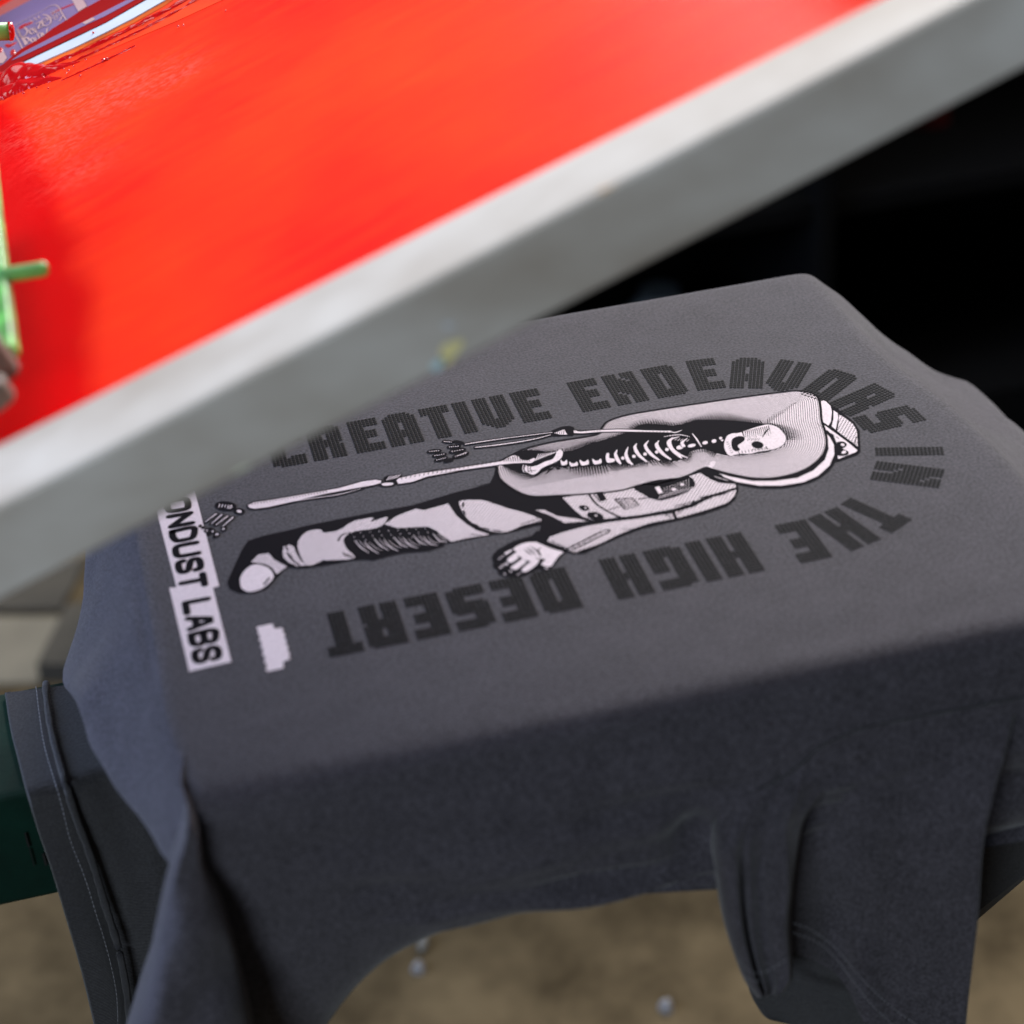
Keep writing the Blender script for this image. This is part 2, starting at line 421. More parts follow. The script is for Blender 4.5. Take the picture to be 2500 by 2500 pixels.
# wrinkles
for i in range(nr):
    for j in range(nc):
        x, y, z = G[i, j]
        if y < -0.2045 and z < -0.02:
            a = min(1, (-z - 0.02) / 0.06)
            dy = 0.0085 * a * nz(x * 7, z * 34, 3.1) + 0.0030 * a * nz(x * 16, z * 95 + x * 14, 9.0)
            # crease that runs level above the sleeve, and the hollow beside it
            P_ = (x - 0.0)
            dy += 0.009 * math.exp(-((z + 0.095 + 0.10 * (x + 0.12)) / 0.006) ** 2) * math.exp(-((x + 0.15) / 0.05) ** 2)
            dy += 0.011 * math.exp(-((z + 0.115 - 0.14 * (x + 0.12)) / 0.008) ** 2) * math.exp(-((x + 0.13) / 0.06) ** 2)
            dy += 0.016 * math.exp(-((x + 0.098) / 0.013) ** 2 - ((z + 0.078) / 0.018) ** 2)
            dy += 0.006 * math.exp(-((x + 0.12) / 0.04) ** 2 - ((z + 0.052) / 0.006) ** 2)
            dy += 0.0028 * a * a * math.sin(z * 420 + 9 * nz(x * 6, z * 8, 7.0)) * (0.5 + nz(x * 9, z * 9, 2.0))
            dy += 0.010 * min(1, max(0, (x + 0.055) / 0.02)) * min(1, max(0, (-0.065 - z) / 0.02))
            G[i, j, 1] += dy
        if x > right_edge(y) + 0.004:
            a = min(1, (x - right_edge(y)) / 0.03)
            G[i, j, 2] += a * (0.0075 * nz(x * 14, y * 9, 1.7) + 0.0060 * nz(x * 10 + y * 30, y * 22 - x * 25, 5.7) + 0.0012 * nz(x * 70, y * 70, 2.7))
        if x < -0.35 and z < -0.01:
            a = min(1, (-z - 0.01) / 0.05)
            G[i, j, 0] += a * (0.004 * nz(y * 16, z * 10, 4.4) + 0.0012 * nz(y * 60, z * 22, 8.4))
        if abs(z) < 0.001 and (y > 0.16 or y < -0.16) and x < 0.12:
            G[i, j, 2] += 0.0004 * nz(x * 12, y * 30, 0.3)

def arc_sample(poly, n, smooth=True):
    P = np.array(poly, float)
    if smooth and len(P) > 2:
        P = catmull(P[:, None, :], 8)[:, 0, :]
    d = np.r_[0, np.cumsum(np.linalg.norm(np.diff(P, axis=0), axis=1))]
    t = np.linspace(0, d[-1], n)
    return np.stack([np.interp(t, d, P[:, k]) for k in range(P.shape[1])], 1)
def patch(mb, left, right, nrow, ncol, yf, mat=0, smooth=True, back=0.03, blend=0):
    """sheet hung between two outlines; yf(s, t) gives the depth plane; both edges roll back"""
    L = arc_sample(left, nrow, smooth); Rr = arc_sample(right, nrow, smooth)
    ss = list(np.linspace(0, 1, ncol))
    vs = []
    for i in range(nrow):
        t = i / (nrow - 1)
        row = []
        for s in ss:
            a = L[i] * (1 - s) + Rr[i] * s
            yy = yf(s, t)
            if blend and t < blend:
                k_ = t / blend; k_ = k_ * k_ * (3 - 2 * k_)
                yy = (1 - k_) * (body_y(a[0], a[1]) + 0.0012 * (1 - k_) ** 3) + k_ * yy
            row.append(onY(a[0], a[1], yy))
        a, b = row[0], row[-1]
        row = [a + np.array([0.006, back, 0]), a + np.array([0.0005, back * 0.35, 0])] + row + [b + np.array([-0.0005, back * 0.35, 0]), b + np.array([-0.006, back, 0])]
        vs += row
    mb.add(vs, grid_faces(nrow, ncol + 4), mat)
    return np.array(vs).reshape(nrow, ncol + 4, 3)

body = MB()
body.add(G.reshape(-1, 3), grid_faces(nr, nc))
# corner fold at the near left corner of the platen
def yfF(s, t):
    b = (max(0, 1 - (2 * s - 1) ** 2)) ** 0.5
    return -0.190 - 0.018 * min(1, t * 7) - 0.010 * t - 0.028 * t ** 0.7 * b * (1 - 0.35 * s) + 0.004 * nz(s * 3, t * 5, 1.0)
patch(body, [(444, 1925), (455, 1975), (448, 2040), (419, 2132), (388, 2266), (362, 2390), (326, 2500), (290, 2620)],
      [(462, 1935), (478, 1985), (488, 2049), (500, 2120), (538, 2194), (580, 2328), (608, 2440), (640, 2620)], 50, 22, yfF)
o = mesh_obj("body", body.v, body.f, M_FAB, shirt, True)

# hem of the lower layer, lying over the arm and hanging in front of it
mb = MB()
HL = [(16, 1691), (30, 1780), (52, 1868), (70, 1938), (98, 2033), (124, 2106), (160, 2225), (202, 2370), (233, 2500), (262, 2640)]
HR = [(300, 1655), (330, 1760), (360, 1860), (400, 1935), (430, 2030), (450, 2110), (470, 2230), (500, 2370), (520, 2500), (540, 2640)]
L = arc_sample(HL, 64); Rr = arc_sample(HR, 64)
vs = []; NCH = 40
def hem_pt(i, s, off=0.0):
    a = L[i] * (1 - s) + Rr[i] * s
    # over the top of the arm first, then down in front
    ztop = onZ(a[0], a[1], ZT + 0.0035 + off)
    yfr = -0.034 - off
    p = ztop if ztop[1] > yfr else onY(a[0], a[1], yfr)
    t = i / 63
    if p is not ztop: p = onY(a[0], a[1], yfr - 0.004 * math.sin(s * 9 + 1) * min(1, max(0, t - 0.28) * 3) + 0.004 * nz(s * 4, t * 3, 6))
    return p
for i in range(64):
    vs += [hem_pt(i, s) for s in np.linspace(0, 1, NCH)]
mb.add(vs, grid_faces(64, NCH))
# folded edge thickness on the left
el = []
for i in range(64):
    p = hem_pt(i, 0); el += [p, p + np.array([-0.0012, 0.0015, -0.0008]), p + np.array([0.002, 0.004, -0.0025])]
mb.add(el, grid_faces(64, 3))
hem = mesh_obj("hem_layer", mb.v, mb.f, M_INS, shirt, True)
hem["label"] = "darker inside layer with the stitched bottom hem hanging over the green arm"
# raised hem fold and stitches
def along(poly, n): return arc_sample(poly, n)
def hem_world(px, py, off):
    q_ = onZ(px, py, ZT + 0.0035 + off)
    return q_ if q_[1] > -0.034 - off else onY(px, py, -0.038 - off)
mb = MB()
FOLD = [(112, 1668), (116, 1720), (130, 1800), (155, 1893), (181, 1981), (223, 2095), (259, 2215), (290, 2318), (311, 2432), (322, 2560)]
pts = [hem_world(x, y, 0.0) for x, y in along(FOLD, 60)]
mb.tube(pts, [0.0022 + 0.0007 * nz(i * 0.6, 0, 0) for i in range(60)], 8)
o = mb.build("hem_fold", M_INS, shirt, smooth=True)
def stitches(name, pts3, dash, gap, r, parent=shirt, off=None, mat=None):
    mb = MB(); P = np.array(pts3); d = np.r_[0, np.cumsum(np.linalg.norm(np.diff(P, axis=0), axis=1))]
    t = 0.0
    while t + dash < d[-1]:
        a = np.array([np.interp(t, d, P[:, k]) for k in range(3)]); b = np.array([np.interp(t + dash, d, P[:, k]) for k in range(3)])
        mb.tube([a, (a + b) / 2 + (np.array(off) * 0.0004 if off else 0), b], [r * .7, r, r * .7], 5); t += dash + gap
    return mb.build(name, mat or M_THREAD, parent, smooth=True)
SLX = [(88, 1676), (97, 1750), (111, 1831), (148, 1956), (171, 2049), (207, 2142), (233, 2225), (264, 2328), (285, 2432), (288, 2560)]
stitches("hem_stitching", [hem_world(x, y, 0.0012) for x, y in along(SLX, 80)], 0.0026, 0.0010, 0.00034)
stitches("hem_stitching", [hem_world(x + 9, y, 0.0026) for x, y in along(FOLD, 80)], 0.0024, 0.0011, 0.00015, mat=M_BLACK)

# body surface depth under a photo pixel, so the sleeve can grow out of it
_V = np.array([v for v in G.reshape(-1, 3) if v[1] < -0.2 and v[2] < -0.004 and v[0] > -0.14])
_q = (_V - CC) @ CR
_PX = np.stack([1250 - FP * _q[:, 0] / _q[:, 2], 1250 + FP * _q[:, 1] / _q[:, 2]], 1)
def body_y(px, py):
    d = ((_PX - (px, py)) ** 2).sum(1); k = np.argpartition(d, 6)[:6]; w_ = 1 / (d[k] + 4)
    return float((_V[k, 1] * w_).sum() / w_.sum())
# sleeve: broad panel, rolled fold, inside back
SY = -0.216
mb = MB()
TOP = [(1800, 1960), (1890, 1905), (1966, 1857), (2049, 1800), (2121, 1774), (2251, 1748), (2380, 1724), (2486, 1706)]
BOT = [(1880, 2300), (1935, 2325), (1992, 2349), (2044, 2380), (2075, 2427), (2111, 2500), (2190, 2640), (2350, 2760)]
RIGHT = [(2486, 1706), (2483, 1730), (2458, 1831), (2427, 1940), (2401, 2069), (2390, 2225), (2375, 2354), (2359, 2500), (2350, 2760)]
NS, NT = 56, 60
T_ = arc_sample(TOP, NS); B_ = arc_sample(BOT, NS); R_ = arc_sample(RIGHT, NT)
def sleeve_px(i, j):
    s = i / (NS - 1); t = j / (NT - 1)
    base_ = T_[i] * (1 - t) + B_[i] * t
    lin = T_[-1] * (1 - t) + B_[-1] * t
    return base_ + (R_[j] - lin) * s ** 2
def sleeve_y(s, t):
    y = SY + 0.0045 * (1 - t * 3 if t < 0.33 else 0) - 0.004 * math.sin(math.pi * min(1, t * 1.5))
    y -= 0.016 * max(0, (s - 0.62) / 0.38) ** 1.5 * min(1, t * 4)       # right rim swells forward
    y += 0.014 * math.exp(-((s - 0.27) / 0.16) ** 2) * min(1, t * 3)
    y += 0.003 * nz(s * 4, t * 3, 2.2)
    return y
vs = []
for j in range(NT):
    for i in range(NS):
        px, py = sleeve_px(i, j); k_ = min(1, j / (NT - 1) / 0.16); k_ = k_ * k_ * (3 - 2 * k_); vs.append(onY(px, py, (1 - k_) * (body_y(px, py) + 0.0006 * (1 - k_)) + k_ * sleeve_y(i / (NS - 1), j / (NT - 1))))
    e = vs[-1]; vs += [e + np.array([-0.0002, 0.008, 0]), e + np.array([-0.006, 0.03, 0])]
mb.add(vs, grid_faces(NT, NS + 2))
# hem return under the lower edge
lo = [vs[(NT - 1) * (NS + 2) + i] for i in range(NS)]
rt = lo + [p + np.array([0, 0.003, 0.0]) for p in lo] + [p + np.array([0, 0.004, 0.02]) for p in lo]
mb.add(rt, grid_faces(3, NS))
def yfT(s, t):
    b = 1.0 if s > 0.32 else max(0, 1 - (1 - s / 0.32) ** 2) ** 0.5
    sr = min(0.93, 0.60 + 0.55 * t)
    rec = 0.008 * ((s - sr) / (1 - sr)) ** 0.8 if s > sr else 0.0
    rdg = -0.0035 * math.exp(-((s - sr + 0.02) / 0.035) ** 2) * max(0, 1 - t * 1.1)
    cre = 0.010 * math.exp(-((s - 0.33 + 0.05 * t) / 0.045) ** 2) * min(1, max(0, (t - 0.25) * 4))
    hol = 0.007 * math.exp(-((s - 0.52) / 0.16) ** 2) * min(1, t * 3)
    return -0.2135 - 0.005 * t - 0.015 * b * min(1, t * 3) + cre + rdg + rec + hol + 0.002 * nz(s * 5, t * 6, 4)
TL = [(1735, 1900), (1742, 1945), (1752, 1978), (1746, 2030), (1743, 2085), (1754, 2163), (1769, 2250), (1795, 2338), (1821, 2400), (1850, 2436)]
TR = [(2110, 1790), (2085, 1835), (2018, 1924), (1966, 1997), (1948, 2080), (1937, 2173), (1930, 2250), (1934, 2328), (1934, 2390), (1912, 2424)]
patch(mb, TL, TR, 60, 34, yfT, back=0.016, blend=0.34)
sl = mesh_obj("sleeve", mb.v, mb.f, M_FAB, shirt, True)
# inside back of the sleeve with its overlocked hem, and the dark rear layer at the right
mb = MB()
patch(mb, [(1826, 2230), (1826, 2405), (1862, 2478), (1880, 2490)], [(2080, 2260), (2110, 2420), (2130, 2500), (2140, 2550)], 24, 20, lambda s, t: -0.190 + 0.003 * math.sin(s * 7), back=0.01)
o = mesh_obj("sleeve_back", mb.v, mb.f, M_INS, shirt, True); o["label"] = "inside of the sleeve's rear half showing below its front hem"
mb = MB()
patch(mb, [(2300, 1700), (2310, 1900), (2320, 2150), (2340, 2262)], [(2640, 1640), (2660, 1800), (2640, 1950), (2600, 2060)], 30, 20, lambda s, t: -0.165 + 0.02 * t, back=0.02)
patch(mb, [(2340, 2258), (2360, 2268)], [(2600, 2055), (2600, 2062)], 3, 20, lambda s, t: -0.145 + 0.04 * t, back=0.02)
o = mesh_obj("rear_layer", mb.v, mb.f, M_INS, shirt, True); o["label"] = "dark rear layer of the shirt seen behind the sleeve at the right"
def slv(px, py, d): return onY(px, py, SY - d)
S1 = [(1938, 2253), (1981, 2271), (2044, 2318), (2095, 2380), (2147, 2432), (2190, 2468), (2235, 2500), (2300, 2545)]
S2 = [(1936, 2277), (1990, 2298), (2035, 2333), (2080, 2392), (2130, 2455), (2180, 2502), (2230, 2545)]
for S in (S1, S2):
    stitches("sleeve_stitching", [slv(x, y, 0.0075) for x, y in along(S, 60)], 0.0023, 0.0012, 0.00028)
for S in ([(1806, 2346), (1825, 2368), (1852, 2376), (1880, 2368), (1905, 2352), (1930, 2338)], [(1812, 2380), (1830, 2392), (1860, 2396)]):
    stitches("sleeve_stitching", [onY(x, y, -0.2455) for x, y in along(S, 30)], 0.0023, 0.0010, 0.0003)
zz = []
for k, (x, y) in enumerate(along([(1922, 2404), (1975, 2420), (2035, 2440), (2085, 2465), (2120, 2480)], 90)):
    zz.append(onY(x, y + (6 if k % 2 else -6), -0.2085))
mb = MB(); mb.tube(zz, 0.00022, 5); mb.build("overlock_seam", M_INS, shirt)
# armhole seam: a sunk thread line with a soft welt
SE = [(1800, 1945), (1860, 1922), (1919, 1891), (1966, 1857), (1992, 1831), (2049, 1800), (2121, 1774), (2251, 1748), (2380, 1724), (2500, 1702), (2600, 1682)]
mb = MB(); mb.tube([onY(x, y, body_y(x, y) - 0.0002) for x, y in along(SE, 60)], 0.0008, 8); mb.build("armhole_seam", M_INS, shirt, smooth=True)

# ------------------------------------------------------------------ the print, traced flat on the cloth (z up from the fabric)
Z0 = 0.00022
LZ = 0.00004
class Print:
    def __init__(s): s.mb = {}; s.k = 0
    def get(s, key): return s.mb.setdefault(key, MB())
    def zz(s, lay): s.k += 1; return Z0 + LZ * lay + 4e-6 * (s.k % 6)
    def poly(s, pts, lay, mat, smooth=False):
        P = [onZ(*p)[:2] for p in pts] if len(pts[0]) == 2 else [np.array(p[:2]) for p in pts]
        s.wpoly(P, lay, mat, smooth)
    def wpoly(s, P, lay, mat, smooth=False):
        P = np.array(P, float)
        if smooth:
            Q = np.concatenate([P[-2:], P, P[:3]]); Q3 = np.c_[Q, np.zeros(len(Q))]
            S = catmull(Q3[:, None, :], 5)[:, 0, :2]; P = S[10:10 + 5 * len(P)]
        z = s.zz(lay)
        A = sum(P[i][0] * P[(i + 1) % len(P)][1] - P[(i + 1) % len(P)][0] * P[i][1] for i in range(len(P)))
        if A < 0: P = P[::-1]
        tris = tessellate_polygon([[Vector((p[0], p[1], 0)) for p in P]])
        fs = []
        for a, b, c in tris:
            ar = (P[b][0] - P[a][0]) * (P[c][1] - P[a][1]) - (P[c][0] - P[a][0]) * (P[b][1] - P[a][1])
            fs.append((a, b, c) if ar > 0 else (a, c, b))
        s.get(mat).add([(p[0], p[1], z) for p in P], fs)
    def line(s, pts, w, lay, mat, smooth=True, closed=False, world=False, cap=True):
        """ribbon; w in photo pixels (scalar or per point)"""
        k = 1.0 if world else 0.000236
        P = np.array(pts if world else [onZ(*p)[:2] for p in pts], float)
        W = np.array(w if isinstance(w, (list, tuple, np.ndarray)) else [w] * len(P), float) * k
        D = np.c_[P, W]
        if closed: D = np.concatenate([D, D[:1]])
        if smooth and len(D) > 2:
            D = catmull(D[:, None, :], 5)[:, 0, :]
        P = D[:, :2]; W = D[:, 2]; n = len(P)
        T = np.zeros_like(P); T[1:-1] = P[2:] - P[:-2]; T[0] = P[1] - P[0]; T[-1] = P[-1] - P[-2]
        if closed: T[0] = T[-1] = P[1] - P[-2]
        T /= np.maximum(np.linalg.norm(T, axis=1, keepdims=True), 1e-9)
        Nn = np.stack([-T[:, 1], T[:, 0]], 1)
        z = s.zz(lay)
        vs = []
        for i in range(n): vs += [(*(P[i] + Nn[i] * W[i] / 2), z), (*(P[i] - Nn[i] * W[i] / 2), z)]
        fs = [(2 * i, 2 * i + 1, 2 * i + 3, 2 * i + 2) for i in range(n - 1)]
        if cap and not closed:
            for e, sg in ((0, -1), (n - 1, 1)):
                b0 = len(vs); m_ = 5
                for q_ in range(m_ + 1):
                    a = math.pi * q_ / m_
                    v = P[e] + (Nn[e] * math.cos(a) + sg * T[e] * math.sin(a)) * W[e] / 2
                    vs.append((*v, z))
                idx = tuple(range(b0, b0 + m_ + 1)); fs.append(idx if sg < 0 else idx[::-1])
        s.get(mat).add(vs, fs)
    def ell(s, c, rx, ry, rot, lay, mat, n=18):
        pts = []
        for i in range(n):
            a = 2 * math.pi * i / n; x, y = rx * math.cos(a), ry * math.sin(a); r_ = math.radians(rot)
            pts.append((c[0] + x * math.cos(r_) - y * math.sin(r_), c[1] + x * math.sin(r_) + y * math.cos(r_)))
        s.poly(pts, lay, mat)
    def build(s, name, key_mat, parent):
        mats = list(s.mb.keys()); mb = MB()
        for i, k in enumerate(mats): mb.add(s.mb[k].v, s.mb[k].f, i)
        return mesh_obj(name, mb.v, mb.f, [key_mat[k] for k in mats], parent, False, mb.m)
def tf(ox, oy, sc): return lambda *pts: [(ox + x * sc, oy + y * sc) for x, y in pts]
A = tf(500, 1100, .36232); B = tf(1050, 1000, .31056); C = tf(1600, 850, .36232); D = tf(1100, 1080, .38820); E = tf(350, 1150, .28468); T1 = tf(640, 940, .3934)
P = Print()
K, W, H = 'k', 'w', 'h'
# --- body of the pod
pod = B((520, 450), (560, 405), (640, 362), (750, 310), (950, 260), (1100, 235), (1250, 212), (1330, 190), (1350, 150), (1400, 95), (1550, 45)) + \
      C((0, 420), (250, 382), (500, 345), (700, 318), (850, 300), (950, 290), (1050, 305), (1095, 335), (1112, 400), (1120, 490), (1142, 560), (1155, 640), (1130, 720), (1060, 790), (950, 845), (800, 878), (650, 878), (500, 850), (385, 820), (340, 808), (200, 868), (0, 920)) + \
      B((1680, 590), (1500, 640), (1200, 670), (1000, 680), (800, 685), (680, 645), (560, 560), (530, 500))
P.poly(pod, 2, W, True)
P.line(pod, 6.5, 3, K, closed=True)
cav = [(1226, 1126), (1267, 1103), (1300, 1100), (1340, 1104), (1385, 1104), (1438, 1085), (1480, 1073), (1530, 1056), (1560, 1040), (1600, 1036), (1650, 1040), (1690, 1029), (1709, 1026), (1763, 1026), (1817, 1030), (1875, 1038), (1908, 1053), (1921, 1071), (1912, 1089), (1883, 1102), (1832, 1111), (1778, 1114), (1745, 1107), (1716, 1098), (1687, 1104), (1676, 1120), (1636, 1129), (1600, 1124), (1578, 1129), (1541, 1137), (1485, 1136), (1423, 1141), (1376, 1141), (1348, 1142), (1326, 1153), (1308, 1163), (1274, 1158), (1243, 1146), (1226, 1137)]
P.poly(cav, 3, K, True)
# engraving lines that follow the contour between the outline and the cavity
def closed_sample(pts, n):
    Q = np.array([onZ(*p)[:2] for p in pts]); Q = np.concatenate([Q[-2:], Q, Q[:3]])
    S = catmull(np.c_[Q, np.zeros(len(Q))][:, None, :], 6)[:, 0, :2][12:12 + 6 * len(pts)]
    S = np.concatenate([S, S[:1]]); d = np.r_[0, np.cumsum(np.linalg.norm(np.diff(S, axis=0), axis=1))]
    t = np.linspace(0, d[-1], n, endpoint=False)
    return np.stack([np.interp(t, d, S[:, k]) for k in range(2)], 1)
OU = closed_sample(pod, 600); INN = closed_sample(cav, 500)
def inside(p, poly):
    x, y = p; c = False; n = len(poly); j = n - 1
    for i in range(n):
        if (poly[i][1] > y) != (poly[j][1] > y) and x < (poly[j][0] - poly[i][0]) * (y - poly[i][1]) / (poly[j][1] - poly[i][1]) + poly[i][0]: c = not c
        j = i
    return c
tg = np.roll(OU, -3, 0) - np.roll(OU, 3, 0); tg /= np.linalg.norm(tg, axis=1, keepdims=True)
nn = np.stack([-tg[:, 1], tg[:, 0]], 1)
if not inside(OU[50] + nn[50] * 0.003, OU): nn = -nn
for _ in range(140): nn = (np.roll(nn, 1, 0) + 2 * nn + np.roll(nn, -1, 0)) / 4
nn /= np.linalg.norm(nn, axis=1, keepdims=True)
PITCH = 0.0013
for k in range(1, 32):
    dd = PITCH * k
    run = []; rw = []
    def flush():
        if len(run) > 5: P.line(list(run), list(rw), 3, K, smooth=False, world=True, cap=False)
        run.clear(); rw.clear()
    for i in range(601):
        i_ = i % 600
        p = OU[i_] + nn[i_] * dd
        dmin = math.sqrt(((OU - p) ** 2).sum(1).min())
        if dmin < dd * 0.90 or inside(p, INN): flush(); continue
        dc = math.sqrt(((INN - p) ** 2).sum(1).min())
        sh = 0.30 * math.exp(-dc / 0.0035) + (0.22 * math.exp(-((p[0] + 0.085) / 0.04) ** 2) if p[1] > 0.006 else 0)
        run.append(p); rw.append(PITCH * min(0.85, 0.24 + sh))
    flush()
OU = OU[::2]
# soft fringe of strokes on the far side of the cavity
for i in range(0, 500, 2):
    p = INN[i]
    if p[1] > 0.004 and -0.16 < p[0] < 0.07:
        dvec = OU[np.argmin(((OU - p) ** 2).sum(1))] - p
        L2 = 0.30 + 0.14 * math.sin(i * 0.11)
        P.line([p, p + dvec * L2], [0.0011, 0.0001], 3, K, smooth=False, world=True, cap=False)

# --- spaceman half: black mass
legk = A((1940, 225), (1700, 280), (1400, 370), (1150, 415), (900, 465), (700, 505), (540, 545), (400, 575), (290, 610), (245, 680), (190, 800), (150, 890), (165, 935), (230, 965), (330, 967), (420, 935), (480, 865), (520, 820), (560, 792), (640, 798), (700, 792), (800, 778), (1000, 742), (1080, 738), (1130, 745), (1250, 712), (1350, 692), (1500, 682), (1620, 645)) + \
       B((100, 1062), (180, 1048), (330, 1018), (480, 988), (600, 975), (720, 945), (830, 915), (1300, 900), (1300, 700), (700, 600), (520, 440), (500, 520), (470, 580), (330, 610))
P.poly(legk, 0, K)
armk = D((560, 560), (540, 560), (500, 598), (380, 630), (290, 680), (262, 720), (270, 775), (288, 800), (330, 842), (420, 848), (480, 832), (560, 795), (620, 802), (645, 762), (700, 702), (740, 692), (765, 703), (840, 702), (940, 652), (1050, 602), (1200, 545), (1430, 492), (1600, 452), (1740, 402), (1792, 360), (1812, 300), (1800, 250), (1650, 160), (1500, 120), (1000, 300), (600, 350))
P.poly(armk, 1, K)
# toe, ankle, cuff, shin, thigh, hip
for pts, mt in ((A((240, 900), (240, 860), (270, 810), (320, 775), (380, 768), (430, 793), (465, 850), (430, 900), (370, 940), (300, 955), (250, 932)), W),
                (A((625, 640), (650, 580), (700, 545), (780, 535), (800, 556), (900, 540), (1000, 480), (1080, 462), (1140, 455), (1120, 482), (1230, 450), (1190, 510), (1130, 530), (1000, 550), (940, 590), (950, 655), (1010, 725), (900, 740), (800, 745), (700, 778), (650, 720)), H),
                (B((235, 722), (400, 715), (500, 742), (640, 788), (760, 820), (880, 878), (740, 910), (600, 965), (480, 960), (350, 905), (275, 840), (240, 775)), H)):
    P.poly(pts, 2, mt, True)
for pts, mt in ((A((310, 755), (360, 705), (430, 695), (470, 740), (555, 785), (485, 835), (450, 790), (400, 765)), H),
                (A((525, 690), (532, 650), (570, 638), (600, 650), (620, 700), (650, 748), (690, 775), (620, 782), (560, 752), (530, 722)), H),
                (A((1210, 500), (1300, 440), (1420, 395), (1480, 405), (1640, 360)) + B((165, 775), (205, 835), (285, 902), (370, 955), (470, 985), (300, 1012), (170, 1042)) + A((1590, 570), (1560, 540), (1500, 515), (1300, 525)), H),
                (B((820, 790), (900, 793), (1000, 840), (1150, 860), (1240, 880), (1060, 895), (960, 842), (880, 812)), H),
                (D((705, 350), (860, 325), (1000, 310), (1190, 287), (1240, 345), (1310, 370), (1400, 345), (1490, 310), (1535, 280), (1530, 235), (1500, 215), (1570, 195), (1640, 238), (1690, 257), (1790, 266), (1795, 285), (1600, 345), (1500, 392), (1400, 420), (1200, 458), (1050, 475), (900, 492), (830, 470), (770, 420)), H),
                (D((1795, 300), (1790, 335), (1740, 383), (1600, 430), (1440, 475), (1250, 510), (1150, 545), (1050, 585), (960, 630), (850, 675), (790, 698), (770, 690), (740, 688), (715, 665), (610, 625), (625, 598), (700, 570), (850, 530), (1000, 505), (1200, 480), (1380, 450), (1530, 408), (1620, 358)), H)):
    P.poly(pts, 2, mt)
# pocket stitch lines, seams and creases (black on white)
P.line(A((340, 762), (400, 775), (450, 800), (475, 840)), 5, 3, K); P.line(A((435, 862), (400, 905)), 5, 3, K)
P.line(A((555, 690), (585, 735), (640, 775)), 4, 3, K)
for a, b in (((548, 650), (560, 675)), ((572, 705), (590, 735)), ((600, 750), (625, 770))): P.line(A(a, b), 3.5, 3, K, False)
P.line(A((900, 615), (910, 588), (930, 570), (960, 560), (995, 556)), [3, 4, 4, 3, 2], 3, K)
P.line(A((800, 745), (850, 752), (950, 742)), 6, 3, K)
for i in range(4): P.line(A((930 + i * 18, 688 + i * 8), (950 + i * 18, 715 + i * 5)), 2.4, 3, K, False)
for a, b in (((262, 735), (258, 770)), ((262, 800), (275, 830)), ((285, 860), (305, 885)), ((335, 900), (380, 920)), ((415, 935), (465, 945)), ((500, 950), (560, 962))): P.line(B(a, b), 4.5, 4, K, False)
P.line(B((715, 905), (860, 858)), 2.5, 4, K, False); P.line(B((735, 925), (865, 880)), 3.5, 4, K, False)
P.line(B((320, 985), (400, 990)), 2.5, 4, K, False)
# knee pad highlights
for k in range(9):
    x0 = 1010 + k * 66; y0 = 600 - k * 6 + (k % 2) * 14
    P.line(A((x0, y0 + 10), (x0 + 45, y0 + 58), (x0 + 95, y0 + 92 - k * 3)), [1.0, 2.6, 1.2], 3, W)
    P.line(A((x0 + 30, y0 + 12), (x0 + 75, y0 + 50), (x0 + 118, y0 + 70 - k * 3)), [0.6, 1.2, 0.8], 3, W)
for k in range(26):
    P.ell(A((990 + (k % 9) * 62 + (k // 9) * 17, 560 + (k // 9) * 26 - (k % 9) * 4))[0], 1.2, 1.0, 0, 3, W, 6)
# torso kit
P.line(B((1245, 665), (1300, 740), (1390, 800), (1500, 852)), 5, 4, K)
P.line(B((1285, 668), (1340, 730)), 2.2, 4, K)
P.poly(B((1300, 655), (1355, 648), (1390, 715), (1340, 725)), 4, K)
P.line(B((1410, 790), (1480, 768)), 3, 4, K, False); P.line(B((1640, 708), (1720, 695)), 4, 4, K, False)
bx = B((1450, 708), (1590, 700), (1642, 755), (1535, 790))
P.line(bx + [bx[0]], 4, 4, K, False); bx2 = B((1485, 718), (1580, 712), (1618, 752), (1535, 775)); P.line(bx2 + [bx2[0]], 1.6, 4, K, False)
for k in range(3): P.line(B((1500 + 30 * k, 722), (1545 + 27 * k, 768 - 5 * k)), 2, 4, K, False)
P.ell(B((1212, 778))[0], 13, 6.5, 10, 4, K); P.ell(B((1300, 842))[0], 21, 10, 12, 4, K)
P.ell(B((1222, 778))[0], 3, 1.6, 10, 5, W); P.ell(B((1305, 838))[0], 3, 1.8, 10, 5, W)
P.line(B((1440, 832), (1480, 850)), 2, 4, K, False)
P.poly(D((1150, 288), (1200, 265), (1300, 240), (1480, 225), (1535, 250), (1530, 285), (1470, 325), (1330, 368), (1270, 360), (1220, 335)), 4, K, True)
for q_ in (((1285, 287), (1312, 280), (1336, 320), (1310, 328)), ((1385, 297), (1408, 289), (1425, 301), (1400, 310)), ((1440, 266), (1460, 259), (1474, 270), (1452, 278))): P.poly(D(*q_), 5, W)
for k in range(12): P.line(D((1310 + 18 * k, 360 - 5 * k), (1322 + 18 * k, 338 - 5 * k)), 1.4, 5, W, False, cap=False)
for k in range(40): P.ell(D((1345 + (k % 10) * 17, 335 - (k % 10) * 6 - (k // 10) * 14))[0], 1.3, 1.1, 0, 5, W, 6)
P.poly(D((1560, 182), (1620, 165), (1700, 205), (1745, 240), (1690, 247), (1620, 220)), 4, K)
for k in range(3): P.line(D((1660 + 22 * k, 218 + 7 * k), (1700 + 22 * k, 232 + 6 * k)), 1.5, 5, W, False)
P.line(D((1570, 350), (1640, 335), (1720, 312), (1790, 290)), 4, 4, K); P.line(D((1590, 365), (1640, 356)), 2, 4, K); P.line(D((1680, 340), (1740, 322)), 2.5, 4, K)
